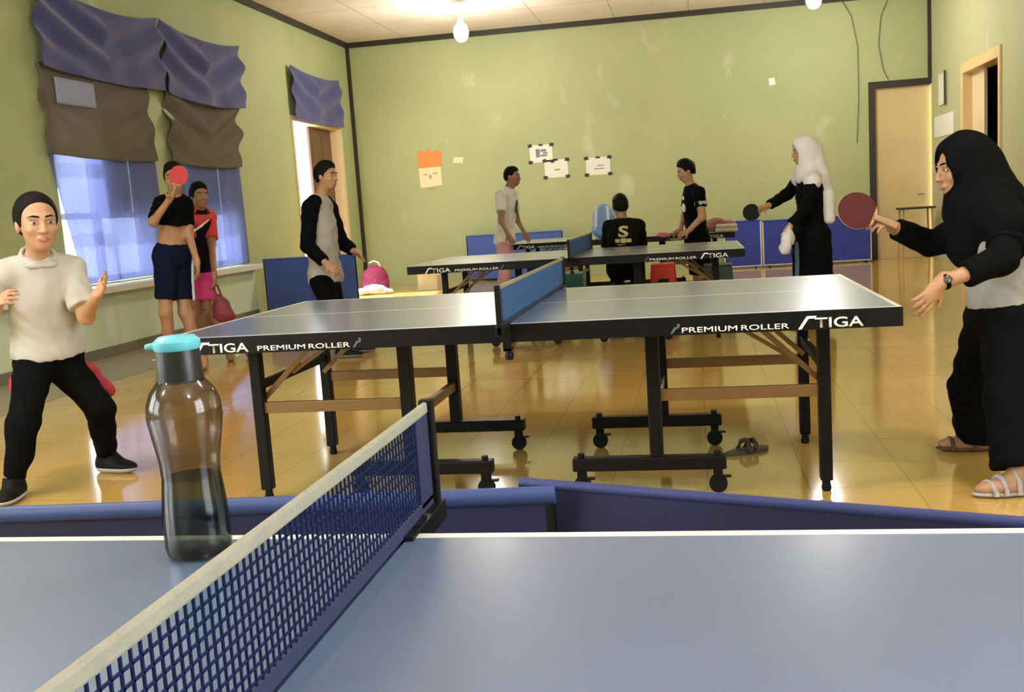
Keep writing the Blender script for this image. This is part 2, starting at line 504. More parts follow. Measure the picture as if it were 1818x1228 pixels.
def add_head(B, H, face, s, up=(0,0,1)):
    r, f, u = head_axes(face, up)
    P = lambda a,b,c: H + (r*a + f*b + u*c)*s
    ax = (r, f, u)
    B.ell(P(0,-.012,.032), (.074*s,.092*s,.085*s), ax, .02)
    B.ell(P(0,.022,-.035), (.060*s,.066*s,.080*s), ax, .03)
    B.ell(P(0,.050,-.088), (.030*s,.030*s,.024*s), ax, .025)          # chin
    B.ell(P(0,.078,.020), (.052*s,.014*s,.012*s), ax, .015)           # brow ridge
    for a in (-1, 1):
        B.ell(P(a*.036,.062,-.028), (.024*s,.022*s,.020*s), ax, .015)  # cheek
        B.ell(P(a*.031,.092,.001), (.017*s,.012*s,.010*s), ax, .008, True)   # eye socket
        B.ell(P(a*.073,-.008,-.012), (.010*s,.020*s,.032*s), ax, .006)  # ear
    B.cone(P(0,.088,.006), P(0,.104,-.032), .008*s, .0125*s, .010)    # nose
    for a in (-1, 1): B.ell(P(a*.012,.096,-.035), (.009*s,.010*s,.008*s), ax, .006)
    B.ell(P(0,.086,-.063), (.026*s,.012*s,.011*s), ax, .010)          # mouth mound

def add_face(H, face, s, parent, up=(0,0,1), detail=True):
    r, f, u = head_axes(face, up)
    P = lambda a,b,c: H + (r*a + f*b + u*c)*s
    for a in (-1, 1):
        e = Blob(.002*s if detail else .003*s); e.ell(P(a*.031,.080,.0), (.0140*s,.0095*s,.0058*s), (r,f,u), 0)
        eo = e.build('eye', eyem, parent)
        i = Blob(.0016*s if detail else .003*s); i.ell(P(a*.031,.0868,.0), (.0064*s,.0042*s,.0056*s), (r,f,u), 0)
        i.build('iris', irism, eo)
        b = Blob(.0025*s); b.cone(P(a*.014,.0925,.024), P(a*.034,.0875,.027), .0042*s, .004*s, .003).cone(P(a*.034,.0875,.027), P(a*.052,.072,.022), .004*s, .0025*s, .003)
        b.build('eyebrow', hairm, parent)
    l = Blob(.002*s)
    l.cone(P(-.022,.088,-.064), P(0,.0975,-.060), .0028*s, .0045*s, .004).cone(P(0,.0975,-.060), P(.022,.088,-.064), .0045*s, .0028*s, .004)
    l.cone(P(-.020,.088,-.0665), P(0,.0965,-.069), .003*s, .0055*s, .004).cone(P(0,.0965,-.069), P(.020,.088,-.0665), .0055*s, .003*s, .004)
    l.build('lips', lipm, parent)

def short_hair(H, face, s, parent, up=(0,0,1), top=.018, fringe=0.0, bun=False, h=.007):
    r, f, u = head_axes(face, up)
    P = lambda a,b,c: H + (r*a + f*b + u*c)*s
    B = Blob(h)
    B.ell(P(0,-.016,.036), (.0815*s,.097*s,.089*s), (r,f,u), 0)
    if top: B.ell(P(0,.004,.078), (.066*s,.078*s,.040*s+top), (r,f,u), .02)
    B.ell(P(0,-.055,-.015), (.066*s,.050*s,.060*s), (r,f,u), .02)
    for a in (-1, 1): B.ell(P(a*.050,-.030,.006), (.030*s,.058*s,.058*s), (r,f,u), .02)
    B.ell(P(0,.098,-.022), ((.108 if top else .135)*s,.080*s,(.094 if top else .112)*s), (r,f,u), .004, True)
    B.cut(P(0,-.02,-.036), tuple(-u + f*.50))
    if bun: B.ell(P(0,-.125,.03), (.035*s,.032*s,.035*s), (r,f,u), .02)
    B.wr = .0022 if top else .0006
    return B.build('hair', hairm, parent)

class Figure:
    """skeleton of world-space joints; grows a body, then clothes that follow it"""
    def __init__(s, J, root, sc=1.0, h=.009, slim=1.0, face=(0,-1,0), headup=(0,0,1), hs=1.0):
        s.J = {k: Vector(v) for k, v in J.items()}; s.root = root; s.sc = sc; s.h = h; s.slim = slim; s.face = face; s.headup = headup; s.hs = hs
        J = s.J
        s.up = (J['neck'] - J['pelvis']).normalized()
        rt = (J['shR'] - J['shL']); s.rt = (rt - s.up*rt.dot(s.up)).normalized()
        s.fw = s.up.cross(s.rt).normalized()
        if 'chest' not in J: J['chest'] = J['pelvis'].lerp(J['neck'], .66)
        J['waist'] = J['pelvis'].lerp(J['chest'], .5)
    def torso(s, B, g=0.0, k=.05, low=True, wide=1.0):
        J, c, q = s.J, s.sc, s.slim; ax = (s.rt, s.fw, s.up); half = (J['shR']-J['shL']).length/2
        L = (J['neck']-J['pelvis']).length
        if low: B.ell(J['pelvis'], (.165*c*q+g, .115*c*q+g, .125*c+g), ax, k)
        B.ell(J['waist'], (.140*c*q*wide+g, .100*c*q+g, .32*L+g), ax, k)
        B.ell(J['chest'] + s.up*.0, (max(.150*c*q, half*.86)+g, .110*c*q+g, .30*L+g), ax, k)
        for a in ('R','L'):
            B.cone(J['neck'] - s.up*.045*c, J['sh'+a], .058*c+g, .050*c+g, .035)
    def arm(s, B, a, g=0.0, upto=1.0, flat=None, k=.02, grow=1.0):
        J, c, q = s.J, s.sc, s.slim; A, E, W = J['sh'+a], J['el'+a], J['wr'+a]
        if upto <= 1.0:
            e = A.lerp(E, upto); B.cone(A, e, (.050*c*q+g), (.050+( .039-.050)*upto)*c*q+g*grow, k, flat)
        else:
            t = upto-1; e = E.lerp(W, t)
            B.cone(A, E, .050*c*q+g, .040*c*q+g, k); 
            B.cone(E, e, .040*c*q+g, (.040+(.027-.040)*t)*c*q+g*grow, k, flat)
    def leg(s, B, a, g=0.0, upto=2.0, flat=None, k=.03, hem=None):
        J, c, q = s.J, s.sc, s.slim; A, K, N = J['hip'+a], J['kn'+a], J['an'+a]
        if upto <= 1.0:
            e = A.lerp(K, upto); B.cone(A, e, .088*c*q+g, hem or ((.088-.03*upto)*c*q+g), k, flat)
        else:
            t = upto-1; e = K.lerp(N, t)
            B.cone(A, K, .088*c*q+g, .058*c*q+g, k)
            B.cone(K, e, .058*c*q+g, hem or ((.058-.020*t)*c*q+g), k, flat)
            if not hem: B.ell(K.lerp(N,.3) - s.fw*.010, (.05*c*q+g,.053*c*q+g,.13*c+g), (s.rt, s.fw, (K-N).normalized()), .02)
    def foot(s, B, a, toe, g=0.0):
        N = s.J['an'+a]; c = s.sc; t = unit((toe[0], toe[1], 0)); r = t.cross(Vector((0,0,1)))
        base = Vector((N.x, N.y, 0))
        B.cone(N, base + t*-.015*c + Vector((0,0,.045*c)), .040*c+g, .036*c+g, .02)
        B.ell(base + t*.06*c + Vector((0,0,.034*c)), (.125*c+g, .042*c+g, .034*c+g*.3), (t, r, (0,0,1)), .02)
        B.ell(base + t*.015*c + Vector((0,0,.055*c)), (.075*c+g, .036*c+g, .045*c+g), (t, r, (0,0,1)), .02)
    def body(s, m, hands, toes, feet=True):
        J, c = s.J, s.sc; B = Blob(s.h)
        s.torso(B)
        B.cone(J['neck'] - s.up*.04*c, J['head'] - unit(s.headup)*.05*c - unit(s.face)*.012*c, .056*c, .050*c, .03)
        add_head(B, J['head'], s.face, c*1.02*s.hs, s.headup)
        grips = {}
        for a in 'RL':
            s.arm(B, a)
            s.arm(B, a, upto=2.0)
            d = hands.get(a)
            if d: grips[a] = hand(B, J['wr'+a], d['dir'], d['palm'], d.get('side', 1), c*d.get('sc', 1.0), d.get('curl', .35), d.get('spread', .05), d.get('thumb', .3))
            s.leg(B, a)
            if feet: s.foot(B, a, toes[a])
        s.bodyobj = B.build('body', m, s.root)
        return grips
    def shoes(s, m, toes, g=.009, soles=None):
        for a in 'RL':
            B = Blob(.007); s.foot(B, a, toes[a], g)
            N = s.J['an'+a]; B.cut((0,0,N.z+.02*s.sc), (0,0,1)); B.cut((0,0,.012), (0,0,-1))
            o = B.build('shoe', m, s.root)
            if soles:
                Q = Blob(.006); s.foot(Q, a, toes[a], g+.004); Q.cut((0,0,.028), (0,0,1)); Q.cut((0,0,.001), (0,0,-1)); Q.build('sole', soles, o)
    def origin(s):
        return s.root.location

def make_person(label, loc, group=None):
    return thing('person', label, 'person', loc, 0, group)

def finish_person(root):
    """meshes were grown in world coordinates: rebase them on the person's own origin"""
    def go(o, off):
        for ch in KIDS.get(o.name, []):
            if ch.type == 'MESH':
                ch.data.transform(Matrix.Translation(-root.location))
            go(ch, off)
    go(root, None)

def bat(label, centre, normal, handle_dir, face_mat, back_mat, s=1.0, group='table tennis bats'):
    """paddle: centre of the blade, blade normal, direction from blade to handle end"""
    n = unit(normal); h = Vector(handle_dir); h = (h - n*h.dot(n)).normalized(); r = n.cross(h)
    o = thing('table_tennis_bat', label, 'bat', centre, 0, group)
    poly = []
    for k in range(40):
        a = 2*PI*k/40; x, y = .076*math.cos(a), .081*math.sin(a)
        poly.append((x*s, y*s))
    z = Vector((0,0,0))
    MB().prism(poly, (z - n*.003, r, h, n), .006).build('blade', mat('bat_wood', (.45,.27,.12), .5), o, bev=.001)
    cl = [(x*.985, min(y*.985, .066*s)) for x, y in poly]
    MB().prism(cl, (z + n*.0031, r, h, n), .0035).build('rubber', face_mat, o, bev=.0008)
    MB().prism(cl, (z - n*.0066, r, h, n), .0035).build('rubber', back_mat, o, bev=.0008)
    B = MB(); B.prism([(-.013*s,.070*s),(.013*s,.070*s),(.012*s,.10*s),(.016*s,.175*s),(-.016*s,.175*s),(-.012*s,.10*s)], (z - n*.011, r, h, n), .022)
    B.build('handle', mat('bat_handle', (.30,.16,.07), .5), o, bev=.005)
    return o
# ------------------------------------------------------------------ the hall
XL, XR, YB, YF, H = -5.86, 3.75, 17.10, -4.5, 4.21
green = wall_mat('green_paint', (0.435, 0.465, 0.235), (0.365, 0.40, 0.195), (0.53, 0.55, 0.35))
green_r = wall_mat('pale_green_paint', (0.49, 0.49, 0.27), (0.46, 0.46, 0.25), (0.55, 0.54, 0.33))
blackwood = mat('black_trim', (0.025, 0.020, 0.014), .5)
cream = mat('cream_paint', (0.72, 0.52, 0.25), .5, noise=.06, nscale=2)
creamdoor = mat('cream_door', (0.66, 0.50, 0.25), .45, noise=.05, nscale=2)
brown = mat('brown_door', (0.14, 0.07, 0.035), .45, noise=.15, nscale=6)
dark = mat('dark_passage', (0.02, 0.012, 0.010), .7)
floor_m = tile_mat('floor_tile', (0.58, 0.365, 0.10), (0.54, 0.335, 0.09), (0.40, 0.25, 0.08), .40, .004, .10, bumpy=.05, spec=.8)
grey_strip = tile_mat('grey_floor_strip', (0.36, 0.31, 0.21), (0.33, 0.28, 0.19), (0.25, 0.21, 0.15), .40, .004, .30)
ceil_m = tile_mat('ceiling_panel', (0.80, 0.70, 0.60), (0.77, 0.67, 0.57), (0.52, 0.43, 0.34), 1.2, .012, .8)

struct('floor', MB().box((XL-.25, YF-.2, -.12), (XR+.25, YB+.25, 0)), floor_m)
struct('trim_1', MB().box((XL, YF, 0), (XL+1.10, 9.6, .003)), grey_strip)
struct('ceiling', MB().box((XL-.25, YF-.2, H), (XR+.25, YB+.25, H+.12)), ceil_m)

def wall_y(x0, x1, ya, yb, z0, z1, holes):
    """wall running along Y with rectangular openings (y0,y1,z0,z1)"""
    mb = MB(); y = ya
    for (a, b, c, d) in sorted(holes):
        if a > y: mb.box((x0, y, z0), (x1, a, z1))
        if c > z0: mb.box((x0, a, z0), (x1, b, c))
        if d < z1: mb.box((x0, a, d), (x1, b, z1))
        y = b
    if y < yb: mb.box((x0, y, z0), (x1, yb, z1))
    return mb
W1 = (8.60, 10.22, .72, 2.72); W2 = (10.95, 12.30, .72, 2.72); DL = (14.37, 16.42, 0, 2.74)
W3 = (0.0, 2.0, .8, 3.4); W4 = (-2.7, -.5, .8, 3.4)  # unseen openings added to let in light
W5 = (-.9, 1.3, .8, 3.4); DR = (13.36, 15.18, 0, 2.74)
struct('wall_left', wall_y(XL-.22, XL, YF, YB, 0, H, [W1, W2, DL, W3, W4]), green)
struct('wall_right', wall_y(XR, XR+.22, YF, YB, 0, H, [W5, DR]), green_r)
struct('wall_back', MB().box((XL-.22, YB, 0), (2.83, YB+.2, H)).box((2.83, YB, 2.80), (XR+.22, YB+.2, H)), green)
struct('wall_front', MB().box((XL-.22, YF-.2, 0), (XR+.22, YF, H)), green)
# black cornices and corner strips
struct('trim_2', MB().box((XL, YB-.05, H-.085), (XR, YB, H)), blackwood)
struct('trim_3', MB().box((XL, YF, H-.085), (XL+.05, YB-.05, H)), blackwood)
struct('trim_4', MB().box((XL, YB-.055, 0), (XL+.055, YB, H-.085)), blackwood)
struct('trim_5', MB().box((XR-.05, YB-.05, 2.84), (XR, YB, H-.085)), blackwood)
struct('trim_6', MB().box((XR-.05, YF, H-.085), (XR, YB-.05, H)), blackwood)
# ledge under the windows, pale green lightened for light it catches, white top
ledge_m = wall_mat('lightened_ledge_paint', (0.70, 0.78, 0.58), (0.64, 0.72, 0.50), (0.82, 0.85, 0.70))
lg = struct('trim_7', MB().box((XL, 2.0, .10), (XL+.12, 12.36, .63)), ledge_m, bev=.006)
struct('sill', MB().box((XL-.0, 2.0, .63), (XL+.24, 12.36, .70)), mat('white_sill', (0.78, 0.77, 0.68), .4), lg, bev=.008)
struct('baseboard_left', MB().box((XL, 2.0, .0), (XL+.135, 12.36, .10)), mat('grey_skirting', (0.20, 0.165, 0.12), .55, noise=.15, nscale=3))

# ---- windows on the left wall
frame_m = mat('window_frame_paint', (0.62, 0.60, 0.50), .45)
pane_m = clear_mat('window_glass', (0.92, 0.95, 0.97), .05)
def window(n, x, hole, side):
    y0, y1, z0, z1 = hole; xo = x - side*.16
    mb = MB(); t = .06; a, b = sorted((xo-.03, xo+.03))
    for q in ((y0, y0+t*.5), (y1-t, y1), ((y0+y1)/2-.04, (y0+y1)/2+.04)): mb.box((a, q[0], z0), (b, q[1], z1))
    for q in ((z0, z0+t), (z1-t, z1), (1.36, 1.42), (2.02, 2.08)): mb.box((a, y0, q[0]), (b, y1, q[1]))
    o = struct('window_%d' % n, mb, frame_m)
    struct('pane', MB().box((xo-.004, y0+.01, z0+.01), (xo+.004, y1-.01, z1-.01)), pane_m, o)
    return o
w1 = window(1, XL, W1, 1); w2 = window(2, XL, W2, 1)
shut = mat('shutter_board', (0.16, 0.12, 0.12), .7)
struct('shutter', MB().box((XL-.215, 9.45, 1.42), (XL-.20, 10.16, 2.45)), shut, w1)
struct('shutter', MB().box((XL-.215, 11.0, 1.42), (XL-.20, 12.24, 2.45)), shut, w2)
window(3, XL, W3, 1); window(4, XL, W4, 1)  # unseen windows added to bring light in near the camera
window(5, XR, W5, -1)  # also added out of view, for light from the right

# ---- doors
d1 = struct('door_1', MB().box((2.89, YB+.06, 0), (XR+.02, YB+.11, 2.74)), creamdoor, bev=.004)
struct('door_frame', MB().box((2.79, YB-.03, 0), (2.89, YB+.14, 2.84)).box((2.89, YB-.03, 2.74), (XR, YB+.14, 2.84)), blackwood, d1)
struct('door_handle', MB().tube([(3.62, YB+.06, 1.02), (3.62, YB+.0, 1.02), (3.52, YB+.0, 1.02)], .012, 8), mat('steel', (.45,.45,.43), .3, metal=1), d1)
# left doorway: one brown leaf closed, the other side open to daylight
d2 = struct('door_2', MB().box((XL-.20, 15.42, .01), (XL-.155, 16.40, 2.70)), brown, bev=.004)
mb = MB()
for z0, z1 in ((.2, 1.0), (1.15, 1.95), (2.08, 2.6)):
    mb.box((XL-.157, 15.50, z0), (XL-.145, 15.86, z1)).box((XL-.157, 15.95, z0), (XL-.145, 16.30, z1))
struct('door_panel', mb, brown, d2, bev=.004)
struct('door_frame', MB().box((XL-.215, 16.36, 0), (XL+.02, 16.46, 2.78)).box((XL-.215, 14.33, 2.70), (XL+.02, 16.36, 2.78)).box((XL-.215, 14.33, 0), (XL+.02, 14.39, 2.70)),
       mat('cream_jamb', (0.76, 0.60, 0.38), .45), d2)
# right doorway with a pale leaf and the dark passage behind it
d3 = struct('door_3', MB().box((XR+.10, 14.50, .01), (XR+.145, 15.10, 2.66)), mat('pale_door_leaf', (0.74, 0.60, 0.36), .45, noise=.05, nscale=2), bev=.004)
struct('door_frame', MB().box((XR-.03, 15.08, 0), (XR+.2, 15.20, 2.80)).box((XR-.03, 13.34, 2.66), (XR+.2, 15.08, 2.80)).box((XR-.03, 13.34, 0), (XR+.2, 13.42, 2.66)), cream, d3, bev=.006)
struct('door_handle', MB().tube([(XR+.10, 14.60, 1.02), (XR+.04, 14.60, 1.02), (XR+.04, 14.72, 1.02)], .012, 8), mat('steel', (.45,.45,.43), .3, metal=1), d3)
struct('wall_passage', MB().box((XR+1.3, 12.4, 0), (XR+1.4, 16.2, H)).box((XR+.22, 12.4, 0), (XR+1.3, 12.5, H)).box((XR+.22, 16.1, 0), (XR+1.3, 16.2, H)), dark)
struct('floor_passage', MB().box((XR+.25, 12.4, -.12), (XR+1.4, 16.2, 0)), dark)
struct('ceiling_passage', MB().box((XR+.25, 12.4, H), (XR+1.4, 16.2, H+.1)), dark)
# the yard outside the left door and windows
struct('ground', MB().box((-16, -8, -.30), (XL-.25, 24, -.12)), mat('pale_paving', (0.62, 0.60, 0.55), .8, noise=.1, nscale=1))

# ------------------------------------------------------------------ curtains on the left wall
navy = mat('blue_cloth', (0.046, 0.050, 0.185), .85, noise=.12, nscale=6, sheen=.3)
taupe = sheer_mat('taupe_cloth', (0.20, 0.165, 0.125), .22, .04)
lav = sheer_mat('lavender_sheer', (0.27, 0.30, 0.55), .45, .30, (.80, .85, 1))
X0 = XL + .012
def curtain(label, y0, y1, zt, zb, m, group, top=None, **k):
    zt0, zt1 = top or (zt, zt)
    x = X0 + k.pop('dx', 0)
    o = cloth('curtain', ((x, y0, zt0), (x, y1, zt1), (x, y0+k.pop('skew0', 0), zb), (x, y1+k.pop('skew1', 0), zb)), m, **k)
    return tag(o, label, 'curtain', group)
g1, g2, g3 = 'blue valances', 'taupe middle curtains', 'lavender sheer curtains'
curtain('thin lavender sheer curtain, lower tier behind the woman in the white polo', 8.50, 10.36, 1.99, .73, lav, g3, skew0=.27, dx=-.006, folds=6, depth=.05, seed=2, thick=.002)
curtain('thin lavender sheer curtain, lower tier beside the blue leaning barrier', 10.66, 12.42, 1.97, .72, lav, g3, folds=6, depth=.05, seed=9, thick=.002)
tc_ = curtain('taupe cloth middle tier with painted pale bluish window glow, on the nearer window', 8.46, 10.28, 2.78, 1.96, taupe, g2, folds=3, depth=.05, dx=.03, swag=.03, sagb=.03, seed=5, skew1=.06)
cloth('pane_glow', ((X0+.085, 8.60, 2.66), (X0+.085, 9.22, 2.66), (X0+.085, 8.60, 2.42), (X0+.085, 9.22, 2.42)), mat('painted_pane_glow', (.30,.32,.46), .8), tc_, nu=16, nv=8, folds=1, depth=.01, seed=4)  # window light through the curtain, imitated by a pale bluish cloth
curtain('taupe cloth middle tier with curved swag folds, on the farther window', 10.66, 12.50, 2.80, 1.96, taupe, g2, folds=2, depth=.05, dx=.03, swag=.055, sagb=.04, seed=12, skew1=-.06)
curtain('blue valance drooping over the nearer window, longest in the row', 8.43, 10.60, 3.52, 2.74, navy, g1, top=(3.55, 3.52), folds=2.2, depth=.06, dx=.07, sag=.12, sagb=.04, swag=.045, seed=3, nu=90)
curtain('blue valance over the farther window, right of the joining hook', 10.63, 12.62, 3.52, 2.72, navy, g1, folds=2.2, depth=.06, dx=.07, sag=.09, sagb=.06, swag=.05, seed=21, nu=90)
curtain('short blue valance over the open doorway in the left wall', 14.33, 16.40, 3.50, 2.73, navy, g1, folds=2, depth=.05, dx=.05, sag=.06, sagb=.02, swag=.03, seed=8)

# ------------------------------------------------------------------ table tennis tables
tabletop = mat('table_top', (0.090, 0.135, 0.235), .40, spec=.5, coat=1.0, noise=.07, nscale=3)
tabletop.node_tree.nodes['Principled BSDF'].inputs['Coat IOR'].default_value = 1.85
tabletop.node_tree.nodes['Principled BSDF'].inputs['Coat Roughness'].default_value = .21
line_m = mat('white_line', (0.72, 0.72, 0.68), .30, spec=.8, coat=.5)
frame_b = mat('black_steel', (0.004, 0.004, 0.0045), .45, spec=.18)
railm = mat('bronze_rail', (0.20, 0.115, 0.045), .35, metal=.3)
rubber = mat('black_rubber', (0.006, 0.006, 0.006), .7, spec=.15)
letters = mat('white_print', (0.80, 0.80, 0.78), .5)
faint = mat('grey_print', (0.10, 0.11, 0.12), .5)
TL, TW, TH = 2.80, 1.525, .76

def slash_s(frame, wd, ht, name, parent, t=.0006):
    """the slanted first letter, a slash with a short flag at the top"""
    poly = [(0, 0), (.20, 0), (.62, .80), (1.0, .80), (1.08, 1.0), (.52, 1.0), (.44, .86)]
    return MB().prism([(a*wd, b*ht) for a, b in poly], frame, t).build(name, letters, parent)

def table(label, loc, group='table tennis tables', rz=0.0):
    T = thing('table_tennis_table', label, 'table', loc, rz, group)
    h = TL/2; wv = TW/2
    for sx in (-1, 1):
        a, b = sorted((sx*.004, sx*h))
        ta_, tb_ = sorted((sx*.004, sx*(h-.003)))
        top = MB().box((ta_, -wv+.003, TH-.016), (tb_, wv-.003, TH)).build('table_top', tabletop, T)
        z = TH + .0004
        L = MB()
        L.box((ta_, -wv+.0032, TH-.001), (tb_, -wv+.02, z)).box((ta_, wv-.02, TH-.001), (tb_, wv-.0032, z))
        e0, e1 = sorted((sx*(h-.0032), sx*(h-.02))); L.box((e0, -wv+.02, TH-.001), (e1, wv-.02, z))
        L.box((min(a, b)+(.0 if sx > 0 else .02), -.0015, TH-.001), (max(a, b)-(.02 if sx > 0 else 0), .0015, z))
        L.build('boundary_line', line_m, top)
        ap = MB(); t = .022; z0 = TH-.068; z1 = TH-.0008
        ap.box((a, -wv, z0), (b, -wv+.0028, z1)).box((a, wv-.0028, z0), (b, wv, z1))
        ap.box((a, -wv+.0028, z0), (b, -wv+t, TH-.0165)).box((a, wv-t, z0), (b, wv-.0028, TH-.0165))
        e0, e1 = sorted((sx*h, sx*(h-.0028))); ap.box((e0, -wv+.0028, z0), (e1, wv-.0028, z1))
        e0, e1 = sorted((sx*(h-.0028), sx*(h-t))); ap.box((e0, -wv+t, z0), (e1, wv-t, TH-.0165))
        e0, e1 = sorted((sx*.004, sx*(.004+t))); ap.box((e0, -wv+.024, z0), (e1, wv-.024, TH-.0165))
        apo = ap.build('apron', frame_b, T, bev=.002)
        # lettering on both long sides of this half
        for sy in (-1, 1):
            N = (0, sy, 0); U = (1, 0, 0) if sy < 0 else (-1, 0, 0); yy = sy*(wv-.0002)
            def fr(u, zz):   # u measured left to right as read from that side
                return ((u if sy < 0 else -u, yy, zz), U, (0, 0, 1), N)
            left = (sx < 0) == (sy < 0)
            zb = TH - .062
            if left:
                s0, t0, m0 = -1.245, -.985, -.60
            else:
                s0, t0, m0 = 1.045, .640, .598
            slash_s(fr(s0, zb-.003), .060, .046, 'lettering', apo)
            text_on('lettering', 'TIGA', .165, .036, fr(s0+.058, zb), letters, apo, offset=.012)
            text_on('lettering', 'PREMIUM', .195, .019, fr(t0, zb+.002), letters, apo, offset=.003)
            text_on('lettering', 'ROLLER', .166, .019, fr(t0+.209, zb+.002), letters, apo, offset=.003)
            lo = MB()
            P = fr(m0, zb)
            lo.prism([(0,0),(.008,0),(.022,.018),(.030,.018),(.030,.024),(.016,.024)], P, .0006)
            lo.prism([(.026,.022),(.034,.022),(.036,.032),(.031,.037),(.025,.033)], P, .0006)
            lo.build('lettering', faint, apo)
        # undercarriage
        xo, xi, yl = sx*1.172, sx*.512, .393
        for sy in (-1, 1):
            y = sy*yl
            lg = MB().box((xo-.024, y-.024, .045), (xo+.024, y+.024, z0)).build('leg', frame_b, T, bev=.004)
            MB().lathe([(.0, 0), (.017, 0), (.020, .012), (.016, .03), (.016, .05)], (xo, y, 0), 14).build('foot', rubber, lg, smooth=True)
            MB().box((xi-.027, y-.027, .155), (xi+.027, y+.027, z0)).build('leg', frame_b, T, bev=.004)
            ba, bb = sorted((xi - sx*.345, xi + sx*.275))
            bs = MB().box((ba, y-.028, .10), (bb, y+.028, .155)).build('base_bar', frame_b, T, bev=.006)
            for cx in (ba+.035, bb-.035):
                ck = MB()
                ck.box((cx-.018, y-.020, .055), (cx+.018, y-.015, .10)).box((cx-.018, y+.015, .055), (cx+.018, y+.020, .10)).box((cx-.018, y-.020, .092), (cx+.018, y+.020, .102))
                ck.box((cx+.010, y-.012, .062), (cx+.052, y+.012, .070))
                cb = ck.build('caster', frame_b, bs)
                wl = MB(); n = 18
                vs = [(cx+.037*math.cos(2*PI*k/n), y+q*.013, .037+.037*math.sin(2*PI*k/n)) for q in (-1, 1) for k in range(n)]
                wl.add(vs, [tuple(range(n))[::-1], tuple(range(n, 2*n))]+[(k, (k+1)%n, n+(k+1)%n, n+k) for k in range(n)])
                wl.build('wheel', rubber, cb, bev=.004)
                MB().lathe([(.0, .155), (.014, .155), (.014, .172), (.0, .172)], (cx, y, 0), 12).build('bolt', frame_b, bs)
            MB().bar((xi, y+.03*sy*0, .405), (xo, y, .405), .022, .048).build('rail', railm, T, bev=.003)
            # folding stay up to the table underside
            MB().bar((xo, y-.03*sy, .43), (xo - sx*.27, y-.03*sy, z0-.005), .014, .022).build('stay', railm, T)
            MB().bar((xo - sx*.14, y-.045*sy, .545), (xo - sx*.36, y-.045*sy, z0-.005), .010, .016).build('stay', railm, T)
        MB().bar((xo, -yl, .50), (xo, yl, .50), .03, .036).build('cross_rail', frame_b, T, bev=.003)
        MB().bar((xi, -yl, .335), (xi, yl, .335), .03, .044).build('cross_rail', railm, T, bev=.003)
        MB().box((xi-.02, -yl, z0-.03), (xi+.02, yl, z0)).build('cross_rail', frame_b, T)
        MB().box((xo-.02, -yl, z0-.03), (xo+.02, yl, z0)).build('cross_rail', frame_b, T)
    return T

netm = mat('navy_net', (0.006, 0.012, 0.050), .8, spec=.1)
bandm = mat('navy_band', (0.010, 0.014, 0.055), .75)
tapem = mat('cream_tape', (0.25, 0.235, 0.18), .8, noise=.08, nscale=30, bump=.2, bscale=200)
def net(label, loc, cell=.0125, th=.0021, rz=0.0, group='table tennis nets', band=None, nmat=None):
    Nn = thing('table_tennis_net', label, 'net', loc, rz, group)
    hw = TW/2 + .125; h = .1525
    nm = MB(); y = -hw+.01; k = 0
    while y < hw-.005:
        nm.bar((0, y, .012), (0, y, h-.006), th, th, (1, 0, 0)); y += cell
    z = .012
    while z < h-.01:
        nm.bar((0, -hw+.008, z), (0, hw-.008, z), th, th); z += cell
    nm.build('net_mesh', nmat or netm, Nn)
    MB().box((-.004, -hw+.004, h-.016), (.004, hw-.004, h)).build('tape', tapem, Nn, bev=.003)
    MB().box((-.003, -hw+.006, .003), (.003, hw-.006, .020)).build('bottom_band', bandm, Nn, bev=.001)
    for s in (-1, 1):
        a, b = sorted((s*(hw-.065), s*(hw-.006)))
        MB().box((-.003, a, .012), (.003, b, h-.016)).build('end_sleeve', bandm, Nn, bev=.001)
        po = MB().box((-.010, min(s*(hw-.006), s*(hw+.012)), -.03), (.010, max(s*(hw-.006), s*(hw+.012)), h+.003)).build('post', frame_b, Nn, bev=.003)
        c = MB(); y0 = s*(TW/2-.035); y1 = s*(hw+.012); a, b = sorted((y0, y1))
        c.box((-.016, min(s*(TW/2+.003), y1), -.022), (.016, max(s*(TW/2+.003), y1), .006))
        c.box((-.016, min(y0, s*(TW/2+.01)), .0006), (.016, max(y0, s*(TW/2+.01)), .006))
        e0, e1 = sorted((s*(TW/2+.003), s*(TW/2+.014))); c.box((-.016, e0, -.10), (.016, e1, .0))
        e0, e1 = sorted((s*(TW/2-.035), s*(TW/2+.014))); c.box((-.016, e0, -.10), (.016, e1, -.088))
        cl = c.build('clamp', frame_b, po, bev=.0015)
        MB().lathe([(.0,-.135), (.014,-.135), (.017,-.12), (.014,-.108), (.005,-.106), (.005,-.075), (.012,-.073), (.012,-.069), (0,-.069)], (0, s*(TW/2-.022), 0), 14).build('knob', frame_b, po, smooth=True)
        MB().lathe([(0, 0), (.005, 0), (.005, .004), (0, .004)], (.012*s, s*(TW/2+.05), .006), 10).build('screw', mat('steel', (.45,.45,.43), .3, metal=1), po)
    return Nn

